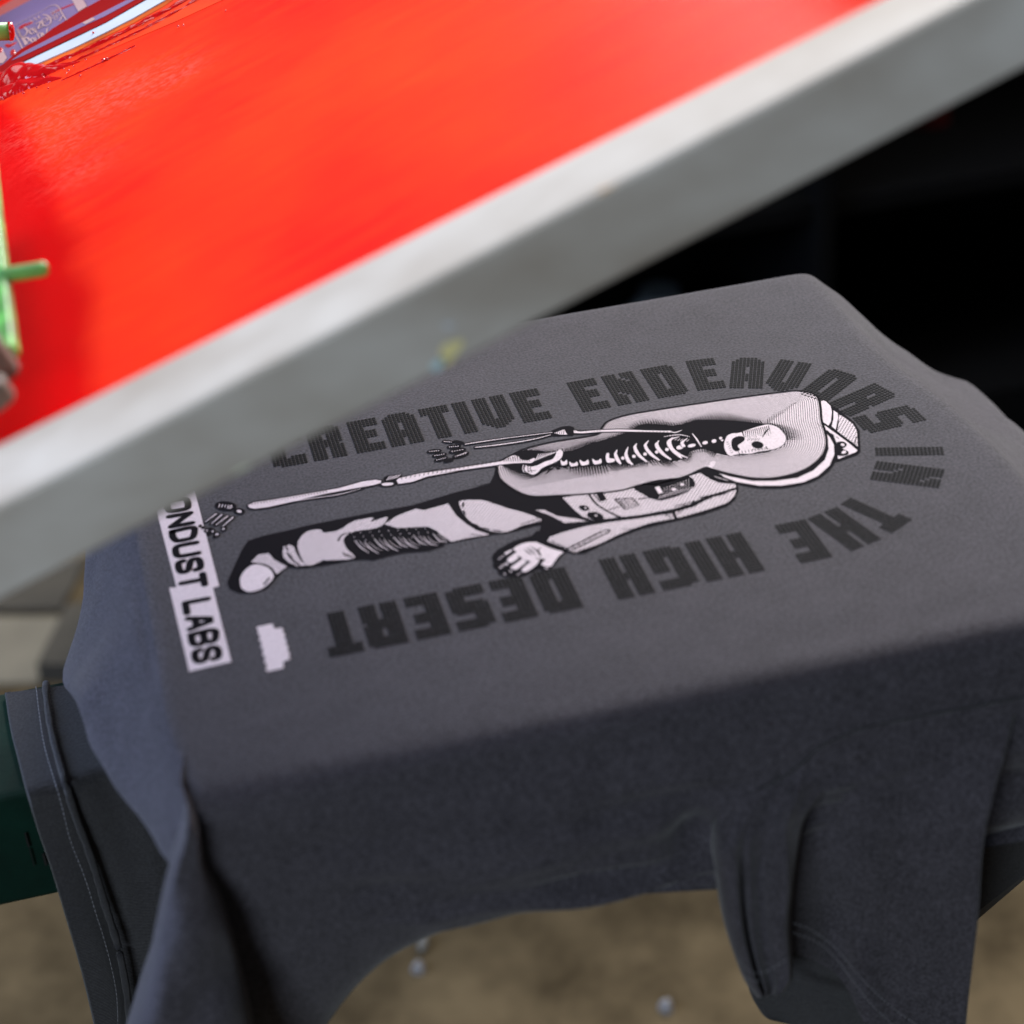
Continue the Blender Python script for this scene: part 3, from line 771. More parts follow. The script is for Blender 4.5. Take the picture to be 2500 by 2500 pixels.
P.line(D((1410, 405), (1480, 388), (1535, 372)), 3, 4, K); P.poly(D((1440, 398), (1500, 396), (1535, 368), (1540, 408), (1500, 402)), 4, K)
P.line(D((1395, 432), (1420, 488)), 8, 4, K, False)
for k in range(5): P.line(D((1335 + 12 * k, 458 + 5 * k), (1385, 452 + 8 * k)), 1.6, 4, K, False)
for k in range(4): P.line(D((1425, 430 + 8 * k), (1470 - 8 * k, 420 + 9 * k)), 1.5, 4, K, False)
# pen on the forearm, cuff stitches
P.line(D((735, 682), (850, 628), (920, 590), (985, 562)), [16, 17, 17, 16], 4, K); P.line(D((745, 680), (850, 628), (920, 592), (982, 562)), [5, 6, 7, 8], 5, H)
P.line(D((770, 700), (950, 640), (1080, 585)), 3, 4, K); P.line(D((1090, 548), (1140, 550), (1180, 548)), 3, 4, K)
for a, b in (((635, 622), (655, 632)), ((668, 640), (690, 650)), ((700, 656), (722, 664))): P.line(D(a, b), 3, 4, K, False)
# palm and fingers
Hd = tf(1180, 1300, .11387)
P.poly(Hd((180, 540), (230, 450), (350, 370), (500, 270), (650, 190), (850, 130), (1080, 70), (1500, 200), (1760, 430), (1640, 560), (1560, 660), (1480, 760), (1440, 820), (1300, 830), (1180, 800), (1060, 850), (950, 910), (850, 950), (700, 972), (500, 962), (350, 922), (308, 870), (320, 810), (230, 780), (195, 720), (250, 640), (190, 600)), 1, K)
P.poly(Hd((630, 370), (700, 310), (830, 250), (950, 222), (1130, 215), (1240, 260), (1400, 330), (1560, 385), (1690, 415), (1710, 445), (1620, 510), (1560, 590), (1490, 690), (1450, 738), (1350, 740), (1270, 715), (1240, 690), (1300, 625), (1330, 592), (1250, 578), (1200, 585), (1195, 630), (1130, 710), (1040, 780), (950, 838), (880, 858), (820, 830), (845, 775), (925, 705), (1015, 638), (960, 622), (925, 640), (830, 720), (735, 793), (680, 808), (605, 782), (585, 755), (700, 675), (835, 572), (790, 545), (760, 552), (700, 600), (600, 660), (530, 640), (510, 600), (560, 540), (640, 478), (705, 440), (690, 410)), 2, W)
P.poly(Hd((600, 372), (622, 400), (560, 440), (500, 485), (448, 460), (480, 428)), 2, W)
for pts, wd in ((((875, 375), (960, 440), (1035, 500)), [1, 3.4, 1.6]), (((935, 335), (1030, 410), (1130, 495)), [1, 4, 1.2]), (((1000, 285), (1100, 370), (1180, 430), (1230, 515)), [1, 3, 5, 3]), (((1240, 350), (1195, 365), (1165, 420)), [1.4, 3, 3]), (((1130, 565), (1230, 580), (1330, 590)), [2.5, 3, 1.5]), (((870, 602), (940, 618), (1010, 634)), [1.8, 3, 2]), (((725, 515), (790, 545), (838, 568)), [1.8, 3.4, 2]), (((612, 380), (660, 410), (700, 430)), [1.8, 4, 4])):
    P.line(Hd(*pts), wd, 4, K)
for x, y, a, b in ((420, 517, 30, 9), (380, 547, 24, 10), (338, 578, 22, 10), (495, 685, 42, 20), (420, 720, 32, 15), (370, 765, 30, 15), (585, 843, 32, 15), (460, 903, 25, 12), (797, 882, 18, 10), (745, 914, 22, 9), (1355, 783, 40, 12)):
    P.ell(Hd((x, y))[0], a * .114, b * .114, 8, 4, W, 10)
# --- helmet rim and cap
cap = C((1095, 325), (1180, 372), (1340, 500), (1376, 560), (1382, 700), (1360, 722), (1225, 768), (1190, 760), (1100, 600))
P.poly(cap, 0, K)
rimk = C((340, 800), (395, 848), (450, 880), (550, 918), (700, 945), (850, 945), (1000, 920), (1105, 878), (1190, 805), (1226, 722), (1220, 650), (1190, 595), (1120, 500), (900, 700), (600, 800))
P.poly(rimk, 1, K, True)
P.poly(C((398, 838), (450, 866), (550, 904), (700, 929), (850, 929), (1000, 905), (1095, 864), (1172, 796), (1206, 720), (1202, 652), (1176, 604), (1128, 552), (1160, 610), (1168, 680), (1143, 755), (1064, 828), (955, 878), (800, 898), (650, 898), (500, 868)), 2, W)
for q_, mt in ((((1116, 350), (1150, 362), (1180, 392), (1190, 430), (1182, 500), (1166, 525), (1130, 500), (1122, 440)), W),
               (((1200, 422), (1228, 440), (1232, 470), (1215, 552), (1188, 530), (1200, 480)), W),
               (((1236, 448), (1285, 478), (1330, 512), (1358, 562), (1364, 665), (1300, 618), (1226, 562), (1236, 500)), H),
               (((1075, 510), (1118, 506), (1230, 588), (1300, 640), (1362, 692), (1348, 704), (1232, 750), (1228, 728), (1230, 660), (1200, 590), (1130, 540)), W)): P.poly(C(*q_), 2, mt)
P.poly(C((1222, 640), (1262, 632), (1290, 650), (1280, 670), (1262, 680), (1300, 700), (1298, 720), (1262, 730), (1226, 725), (1228, 690)), 4, K, True)
P.ell(C((1262, 655))[0], 5, 3, 20, 5, W); P.ell(C((1270, 705))[0], 6, 3.5, -20, 5, W)
for k in range(5): P.line(C((1090 + k * 32, 512 + k * 22), (1108 + k * 32, 525 + k * 22)), 1.6, 4, K, False)
P.line(C((1310, 628), (1345, 648), (1352, 600)), 2.5, 4, K, False)
P.line(pod, 6.5, 4, K, closed=True)
# --- skull
P.poly(C((490, 590), (520, 578), (560, 575), (600, 562), (650, 545), (700, 530), (760, 518), (820, 535), (862, 575), (880, 610), (865, 650), (820, 678), (760, 692), (700, 700), (640, 715), (580, 715), (540, 722), (500, 728), (475, 700), (463, 655), (475, 610)), 4, W, True)
P.ell(C((688, 656))[0], 15, 9, 8, 5, K); P.poly(C((512, 650), (520, 615), (560, 597), (598, 603), (600, 625), (572, 648), (555, 660), (570, 690), (545, 700), (522, 685)), 5, K, True)
P.ell(C((575, 665))[0], 7, 5, 0, 6, W); P.ell(C((560, 640))[0], 4, 3, 0, 6, K)
P.line(C((722, 605), (742, 570), (768, 542)), [1, 4.5, 2], 5, K); P.line(C((745, 668), (755, 682)), 3, 5, K)
P.line(C((585, 555), (590, 580), (600, 600)), [5, 3, 2], 5, K)
for k in range(9): P.line(C((560 + 22 * k, 700 - 3 * k), (566 + 22 * k, 716 - 4 * k)), 1.6, 5, K, False)
for k in range(13): P.line(C((605 + 13 * k, 562 - 3 * k), (610 + 14 * k, 606 + (k % 3) * 6 - 2 * k)), [2.2, 0.8], 5, K, False, cap=False)
for k in range(7): P.line(C((622 + 12 * k, 628 - (k % 2) * 6), (628 + 12 * k, 612)), 1.4, 5, K, False)
for k in range(6): P.line(C((478 + 6 * k, 640 + 14 * k), (492 + 6 * k, 634 + 14 * k)), 1.6, 5, K, False)
for k in range(8): P.line(C((655 + 16 * k, 694 - k), (660 + 16 * k, 680)), 1.3, 5, K, False)
# neck, collar bone, shoulder
for x, y, rx, ry in ((440, 610, 4, 3.2), (395, 630, 6, 4.5), (335, 641, 7, 4), (245, 660, 10, 4), (165, 672, 9, 5), (450, 625, 3, 2)): P.ell(C((x, y))[0], rx, ry, -12, 4, W, 10)
P.line(C((250, 580), (280, 620), (310, 668)), [2, 4, 2.5], 4, W)
P.line(C((60, 600), (110, 592), (170, 588), (230, 600)), [2, 4, 4, 2], 4, W); P.line(C((90, 560), (130, 572), (178, 556)), [2, 4, 1.5], 4, W)
for k in range(10): P.line(C((70 + 17 * k, 604 - (k % 2) * 3), (76 + 17 * k, 588)), 1.6, 5, K, False)
for k in range(6): P.line(C((110 + 20 * k, 622 + 2 * k), (126 + 20 * k, 610 + 2 * k)), 1.6, 4, W, False)
# ribs and spine
ribs = [B((1470, 322), (1458, 355), (1478, 405), (1496, 430)), B((1556, 300), (1540, 355), (1562, 412), (1590, 436)), B((1624, 272), (1610, 300), (1640, 360), (1702, 414)),
        B((1716, 250), (1692, 288), (1738, 356), (1800, 402)), B((1798, 250), (1778, 282), (1822, 345), (1890, 396)), B((1905, 224), (1872, 262), (1912, 330), (1975, 385)), C((20, 628), (12, 660), (50, 715), (100, 752)), C((160, 600), (100, 622), (110, 680), (165, 722), (215, 742)), C((215, 612), (180, 640), (190, 665))]
for i, r_ in enumerate(ribs):
    n = len(r_); wd = [2, 7.5, 9, 5][:n] if n == 4 else ([2, 7.5, 9.5, 7, 4][:n])
    P.line(r_, [x + 3 for x in wd], 4, K); P.line(r_, wd, 5, W)
for x, y, w_, h_ in ((1052, 420, 26, 22), (1128, 432, 34, 18), (1212, 420, 36, 22), (1312, 412, 36, 22)):
    P.poly(B((x - w_, y - h_), (x - w_ * .3, y - h_ * .3), (x + w_ * .2, y - h_ * .3), (x + w_ * .8, y - h_), (x + w_, y + h_ * .5), (x + w_ * .4, y + h_ * .9), (x - w_ * .6, y + h_)), 4, W, True)
P.poly(B((1382, 370), (1392, 345), (1408, 350), (1410, 385), (1450, 392), (1448, 412), (1400, 422), (1385, 405)), 4, W, True)
for x, y in ((1515, 386), (1602, 372), (1690, 354), (1782, 338), (1862, 318)): P.ell(B((x, y))[0], 4.5, 4, 0, 4, W, 8)
# pelvis
P.poly(B((1000, 328), (1030, 320), (1044, 345), (1030, 385), (990, 415), (920, 445), (875, 468), (850, 495), (810, 516), (770, 500), (745, 480), (752, 450), (800, 452), (850, 440), (900, 415), (960, 395), (985, 365)), 4, W, True)
for k in range(9): P.line(B((830 + 17 * k, 405 - 7 * k), (855 + 17 * k, 352 - 2 * k)), [3, 1.2], 4, W, False, cap=False)
for k in range(4): P.line(B((735 + 20 * k, 440 + 2 * k), (728 + 20 * k, 470), (740 + 20 * k, 498)), 1.8, 5, K if k > 1 else W)
P.line(B((765, 490), (800, 484), (830, 486)), 2, 5, K)
P.poly(B((560, 412), (600, 385), (640, 366), (690, 370), (720, 398), (770, 402), (820, 385), (822, 405), (790, 424), (740, 422), (690, 425), (620, 425)), 4, W, True)
for k in range(12): P.line(B((575 + 18 * k, 395 - (k if k < 6 else 12 - k) * 5), (584 + 18 * k, 412)), 1.7, 5, K, False)
# thigh bone, knee, shin
def bone(up, lo, ext=4.5, lay=0):
    loop = up + lo[::-1]
    P.poly(loop, 4, W); P.line(loop, ext, 3, K, smooth=False, closed=True)
bone(B((700, 398), (560, 410), (400, 436), (200, 466), (0, 488)) + A((1700, 125), (1450, 158), (1310, 190), (1292, 205)),
     B((700, 422), (560, 436), (400, 458), (200, 486), (0, 512)) + A((1700, 143), (1500, 178), (1400, 214), (1305, 228)), 9)
P.ell(A((1232, 229))[0], 22, 6.5, -4, 3, K); P.ell(A((1232, 230))[0], 15, 3.6, -4, 4, W)
P.poly(A((1205, 188), (1240, 170), (1330, 168), (1300, 200), (1280, 215), (1220, 212)), 3, K, True)
bone(A((1190, 207), (1150, 200), (1060, 213), (900, 258), (700, 292), (450, 335), (330, 352), (290, 372)), A((1185, 222), (1140, 235), (1000, 260), (800, 297), (600, 346), (430, 384), (335, 396), (300, 388)), 10)
P.line(A((470, 366), (560, 348), (700, 330), (900, 302), (1070, 257)), [9, 10, 9, 9, 7], 3, K); P.line(A((500, 360), (600, 344), (750, 322), (900, 300), (1050, 262)), [1, 2.4, 2, 2.6, 1], 4, W)
for k in range(26): # hatch on the shin and thigh bones
    x = 315 + k * 20; P.line(A((x, 352 - k * 3.3), (x + 6, 368 - k * 3.3)), 1.7, 5, K, False)
for k in range(40):
    x = 1330 + k * 30; y = 184 - k * 5.4; P.line(A((x, y), (x - 5, y + 14)), 1.7, 5, K, False)
for k in range(7): P.line(A((1225 + 12 * k, 205 - 3 * k), (1245 + 12 * k, 178 - 2 * k)), 1.5, 4, W, False)
# foot bones
P.ell(A((140, 378))[0], 27, 12, 4, 3, K); P.ell(A((232, 413))[0], 14, 8, 5, 3, K); P.ell(A((232, 413))[0], 6, 3.4, 10, 4, W)
for k in range(5): P.line(A((95 + 20 * k, 385), (102 + 20 * k, 365 + 2 * k)), 2, 4, W, False)
for k in range(3): P.line(A((150 + 12 * k, 395), (180 + 3 * k, 372 + 6 * k)), 1.6, 4, W, False)
for a, b in (((625, 372), (530, 442)), ((672, 380), (585, 456)), ((722, 392), (622, 468)), ((768, 402), (682, 478))):
    P.line(E(a, b), 12, 3, K); P.line(E(a, b), [4.0, 2.0], 4, W)
for x, y, r_ in ((488, 475, 5), (512, 490, 5), (540, 515, 7), (592, 522, 8), (630, 550, 9), (690, 500, 9), (575, 500, 5), (560, 545, 5), (608, 570, 5)):
    P.ell(E((x, y))[0], r_, r_ * .75, -30, 3, K, 12)
for x, y, r_ in ((545, 515, 2.2), (596, 522, 2.6), (632, 548, 3.6), (688, 500, 3)): P.ell(E((x, y))[0], r_, r_ * .7, -30, 4, W, 8)
# hand bones
for x, y, rx, ry, a in ((1068, 413, 19, 5, -6), (1100, 437, 19, 5, -10), (1110, 462, 18, 5.5, -14), (1158, 470, 14, 4.5, -16), (1190, 385, 18, 5, -5), (1212, 410, 22, 6, -10), (1232, 437, 22, 6.5, -16), (1152, 355, 15, 4, 5), (1220, 357, 14, 4, 10)):
    c = T1((x, y))[0]; P.ell(c, rx, ry, a, 3, K)
    for q_ in range(-2, 3):
        if rx > 14: P.ell((c[0] + q_ * rx * .28, c[1] + q_ * rx * .28 * math.tan(math.radians(a))), 1.6, 1.0, 0, 4, W, 6)
P.line(T1((1200, 448), (1270, 420)), 2, 4, W)
# forearm
for pts, wd in ((((1262, 370), (1380, 352), (1500, 335), (1650, 316), (1800, 298)), [3, 3.6, 2.6, 2.6, 2]), (((1325, 390), (1450, 376), (1600, 355), (1700, 336), (1790, 312)), [3, 4, 4, 3, 2])):
    P.line(T1(*pts), [x + 9 for x in wd], 3, K); P.line(T1(*pts), wd, 4, W)
P.poly(T1((1790, 292), (1840, 268), (1880, 258), (1932, 264), (1932, 312), (1870, 316), (1800, 318)), 3, K, True)
P.poly(B((975, 188), (1040, 165), (1058, 162), (1068, 185), (1080, 200), (1020, 200)), 4, W)
for k in range(5): P.line(B((985 + 16 * k, 196), (990 + 16 * k, 180 - 3 * k)), 1.5, 5, K, False)
up = B((1130, 165), (1180, 178), (1300, 166), (1500, 160), (1700, 168), (1900, 172)); lo = B((1130, 188), (1200, 190), (1350, 178), (1500, 176), (1700, 180), (1900, 184))
bone(up, lo, 9)
P.ell(B((1095, 175))[0], 8, 7, 0, 4, K)
for k in range(10): P.line(B((1135 + 22 * k, 163), (1140 + 22 * k, 176)), 1.5, 5, K, False)
for k in range(10): P.line(B((1640 + 28 * k, 186), (1644 + 28 * k, 176)), 1.5, 5, K, False)
KM = {'k': M_BLACK, 'w': M_WHITE, 'h': M_TONE}
o = P.build("printed_figure", KM, shirt)
o["label"] = "black and white engraved print, half skeleton in a capsule and half spaceman"

# --- dotted lettering around the figure
GL = {
'C': ["..#######"] + ["#########"] * 3 + ["####.####"] + ["####....."] * 7 + ["####.####"] + ["#########"] * 3 + ["..#######"],
'R': ["########."] + ["#########"] * 3 + ["####.####"] * 3 + ["#########"] * 2 + ["########."] + ["#########"] * 1 + ["####.####"] * 6,
'E': ["########"] * 4 + ["####...."] * 2 + ["#######."] * 4 + ["####...."] * 3 + ["########"] * 4,
'A': ["..#####..", ".#######."] + ["#########"] * 3 + ["####.####"] * 4 + ["#########"] * 4 + ["####.####"] * 4,
'T': ["########"] * 4 + ["..####.."] * 13,
'I': ["####"] * 17,
'V': ["####.####"] * 12 + ["#########"] * 2 + [".#######.", "..#####..", "...###..."],
'N': ["####.####"] * 3 + ["#####.###", "######.##"] + ["#########"] * 5 + ["##.######", "###.#####"] + ["####.####"] * 5,
'D': ["########."] + ["#########"] * 3 + ["####.####"] * 9 + ["#########"] * 3 + ["########."],
'O': [".#######."] + ["#########"] * 3 + ["####.####"] * 9 + ["#########"] * 3 + [".#######."],
'S': ["..#######"] + ["#########"] * 3 + ["####....."] * 2 + ["########."] + ["#########"] * 3 + [".########"] + [".....####"] * 2 + ["#########"] * 3 + ["#######.."],
'H': ["####.####"] * 7 + ["#########"] * 3 + ["####.####"] * 7,
'G': ["..#######"] + ["#########"] * 3 + ["####....."] * 3 + ["####.####"] * 4 + ["####.####"] * 2 + ["#########"] * 3 + ["..#######"],
}
PIT = 0.5036 * U / 17.0
LT = MB()
def glyph(ch, org, ang):
    """org: lower left corner (metres), ang: reading direction"""
    g = GL[ch]; ca, sa = math.cos(ang), math.sin(ang); nrow = len(g)
    for r_, row in enumerate(g):
        for c, q_ in enumerate(row):
            if q_ != '#': continue
            u = (c + .5) * PIT; v = (nrow - r_ - .5) * PIT
            x = org[0] + u * ca - v * sa; y = org[1] + u * sa + v * ca
            rr = PIT * 0.475; n = 8; z = Z0 + 0.00008
            ring = [(x + rr * math.cos(2 * math.pi * i / n + ang), y + rr * math.sin(2 * math.pi * i / n + ang), z - 0.00004) for i in range(n)]
            inner = [(x + rr * .6 * math.cos(2 * math.pi * i / n + ang), y + rr * .6 * math.sin(2 * math.pi * i / n + ang), z + 0.00004) for i in range(n)]
            LT.add(ring + inner, [tuple(range(n, 2 * n))] + [(i, (i + 1) % n, n + (i + 1) % n, n + i) for i in range(n)])
for ch, x in zip("CREATIVEEND", (-3.395, -3.085, -2.75, -2.478, -2.17, -1.90, -1.736, -1.423, -0.943, -0.655, -0.325)): glyph(ch, (x * U, U), 0)
for ch, a in zip("EAVORSINTHE", (83.0, 67.6, 52.6, 36.2, 20.2, 3.8, -18.9, -33.8, -60.9, -74.2, -89.2)):
    a = math.radians(a); wd = len(GL[ch][0]) * PIT
    rad = np.array([math.cos(a), math.sin(a)]); tan = np.array([math.sin(a), -math.cos(a)])
    r0 = U * (1.0 if ch in "EINTH" else 0.985)
    glyph(ch, rad * r0 - tan * wd / 2, a - math.pi / 2)
for ch, x in zip("HIGHDESERT", (-0.350, -0.656, -0.815, -1.135, -1.642, -1.955, -2.24, -2.554, -2.843, -3.143)): glyph(ch, (x * U, -U), math.pi)
o = mesh_obj("printed_lettering", LT.v, LT.f, M_DOT, shirt)
o["label"] = "black dotted lettering CREATIVE ENDEAVORS IN THE HIGH DESERT running round the figure"

# --- white banner with cut-out black letters, and the small white block
BN = Print()
ban = [(-4.30, 1.36), (-4.025, 1.36), (-3.985, -0.43), (-4.03, -0.435), (-4.01, -1.33), (-4.29, -1.345), (-4.325, -0.33), (-4.275, -0.345), (-4.315, .6)]
BN.wpoly([(a * U, b * U) for a, b in ban], 1, 'w')
ST = {  # strokes in a unit box (x right, y up)
'M': [[(0, 0), (0, 1), (.5, .25), (1, 1), (1, 0)]], 'O': [[(.5, 1), (.08, .93), (0, .75), (0, .25), (.08, .07), (.5, 0), (.92, .07), (1, .25), (1, .75), (.92, .93), (.5, 1)]],
'N': [[(0, 0), (0, 1)], [(0, 1), (1, 0)], [(1, 0), (1, 1)]], 'D': [[(0, 0), (0, 1), (.55, 1), (.95, .85), (1, .6), (1, .4), (.95, .15), (.55, 0), (0, 0)]],
'U': [[(0, 1), (0, .25), (.12, .05), (.5, 0), (.88, .05), (1, .25), (1, 1)]], 'S': [[(1, .74), (.95, .93), (.5, 1), (.08, .93), (0, .74), (.12, .6), (.5, .5), (.88, .4), (1, .25), (.93, .07), (.5, 0), (.07, .06), (0, .26)]],
'T': [[(0, 1), (1, 1)], [(.5, 1), (.5, 0)]], 'L': [[(0, 1), (0, 0)], [(0, 0), (1, 0)]], 'A': [[(0, 0), (.4, 1), (.6, 1), (1, 0)], [(.18, .3), (.82, .3)]],
'B': [[(0, 0), (0, 1), (.7, 1), (.95, .88), (.92, .62), (.65, .53), (.05, .53)], [(.65, .53), (.95, .42), (1, .2), (.9, .05), (.6, 0), (0, 0)]]}
def banner_text(word, y0, y1, x0, x1, widths=None):
    n = len(word); step = (y1 - y0) / n; sw = 0.052
    for i, ch in enumerate(word):
        ya = y0 + step * i
        lw = abs(step) * 0.93 - sw
        for pl_ in ST[ch]:
            pts = []
            for a, b in pl_:
                # reading runs towards -y, letter tops towards +x
                pts.append(((x0 + sw / 2 + b * (x1 - x0 - sw)) * U, (ya - sw / 2 - a * lw) * U))
            sm = ch in "OSUBD"
            BN.line(pts, sw * U, 3, 'k', smooth=sm and len(pts) > 3, world=True)
banner_text("MOONDUST", 1.24, -0.42, -4.262, -4.055)
banner_text("LABS", -0.53, -1.30, -4.262, -4.055)
blk = [(-3.80, -1.00), (-3.69, -.995), (-3.685, -1.06), (-3.632, -1.065)]
for k in range(9): blk += [(-3.630 + (k % 2) * .006, -1.10 - k * .036), (-3.638 + (k % 2) * .008, -1.12 - k * .036)]
blk += [(-3.63, -1.43), (-3.68, -1.44), (-3.688, -1.51), (-3.795, -1.515)]
for k in range(11): blk += [(-3.805 + (k % 2) * .010, -1.49 + k * .042), (-3.792 + (k % 2) * .006, -1.47 + k * .042)]
BN.wpoly([(a * U, b * U) for a, b in blk], 1, 'w')
o = BN.build("printed_banner", KM, shirt); o["label"] = "white printed banner with black letters MOONDUST LABS and a small jagged white block beside it"

# ------------------------------------------------------------------ the printing screen
TH = math.radians(19.906)
dS = np.array([math.cos(TH), 0, math.sin(TH)]); nS = np.array([-math.sin(TH), 0, math.cos(TH)]); yS = np.array([0, 1.0, 0])
A0, B0 = onY(0, 1232, -0.24), onY(2368, 0, -0.24)
O0 = (A0 + B0) / 2; HR_ = 0.0375
def sp(s, y, n=0.0): return O0 + dS * s + np.array([0, y - O0[1], 0]) + nS * n
def on_screen(px, py, n=-HR_):
    v = ray(px, py); Q0 = O0 + nS * n; Pp = CC + v * ((Q0 - CC) @ nS) / (v @ nS)
    return (Pp - O0) @ dS, Pp[1]
screen = empty("printing_screen", "raised aluminium framed printing screen flooded with glossy red ink, above the shirt", "printing screen", loc=tuple(sp(0, 0.15, -HR_)))
Loc = np.array(screen.location)
def smb(mb, name, mats, smooth=False, bevel=0):
    mb.v = [tuple(np.array(v) - Loc) for v in mb.v]
    return mb.build(name, mats, screen, smooth, bevel)
def alu():
    mt, nt, b = new_mat("brushed_aluminium")
    tc = N(nt, 'ShaderNodeTexCoord'); mp = N(nt, 'ShaderNodeMapping'); mp.inputs["Scale"].default_value = (2.2, 4, 4); mp.inputs["Rotation"].default_value = (0, TH, 0)
    nt.links.new(tc.outputs["Object"], mp.inputs[0])
    n1 = N(nt, 'ShaderNodeTexNoise'); n1.inputs["Scale"].default_value = 3.2; n1.inputs["Detail"].default_value = 5
    nt.links.new(mp.outputs[0], n1.inputs["Vector"])
    r = N(nt, 'ShaderNodeValToRGB'); r.color_ramp.elements[0].position = 0.32; r.color_ramp.elements[1].position = 0.68
    r.color_ramp.elements[0].color = (0.31, 0.262, 0.22, 1); r.color_ramp.elements[1].color = (0.56, 0.53, 0.50, 1)
    nt.links.new(n1.outputs["Fac"], r.inputs[0]); nt.links.new(r.outputs[0], b.inputs["Base Color"])
    b.inputs["Metallic"].default_value = 0.10; b.inputs["Roughness"].default_value = 0.7; b.inputs["Specular IOR Level"].default_value = 0.2
    return mt
M_ALU = alu()
S0, S1 = -0.300, 0.27
YF = 0.513
mb = MB()
ia, ib = -0.24 + 0.0500, -0.24 + 0.0335
c8 = [sp(S0, -0.24, -HR_), sp(S1, -0.24, -HR_), sp(S1, ib, -HR_), sp(S0, ia, -HR_), sp(S0, -0.24), sp(S1, -0.24), sp(S1, ib), sp(S0, ia)]
mb.add(c8, [(0, 3, 2, 1), (4, 5, 6, 7), (0, 1, 5, 4), (1, 2, 6, 5), (2, 3, 7, 6), (3, 0, 4, 7)])
smb(mb, "frame_rail", M_ALU, bevel=0.0025)
for (s0, s1, y0, y1) in ((S0, S1, YF, YF + 0.04), (S0, -0.2580, ia + 0.002, YF - 0.001), (S1 - 0.04, S1, ib + 0.002, YF - 0.001)):
    mb = MB(); mb.box(sp(s0, y0, -HR_), (dS * (s1 - s0), (0, y1 - y0, 0), nS * HR_)); smb(mb, "frame_rail", M_ALU, bevel=0.0025)
# paint spots on the near rail's outer face
def rail_spot(px, py, rx, ry, col, rot=0):
    mb = MB(); n = 14; vs = []
    for i in range(n):
        a = 2 * math.pi * i / n; k = 1 + 0.22 * math.sin(3 * a + px); x, y = rx * k * math.cos(a), ry * k * math.sin(a)
        r_ = math.radians(rot); vs.append(onY(px + x * math.cos(r_) - y * math.sin(r_), py + x * math.sin(r_) + y * math.cos(r_), -0.2405))
    vs2 = [v + np.array([0, 0.0003, 0]) for v in vs]
    mb.add(vs + vs2, [tuple(range(n))] + [(i, (i + 1) % n, n + (i + 1) % n, n + i) for i in range(n)])
    smb(mb, "paint_spot", plain("spot_paint", col, rough=0.5))
rail_spot(1100, 858, 36, 19, (0.70, 0.62, 0.30), -50)
rail_spot(1070, 890, 22, 10, (0.45, 0.62, 0.66), -40)
rail_spot(1095, 795, 14, 5, (0.50, 0.55, 0.62), 0)
rail_spot(1478, 462, 20, 4, (0.7, 0.45, 0.25), -25)
rail_spot(590, 1146, 26, 3, (0.62, 0.64, 0.5), -25)

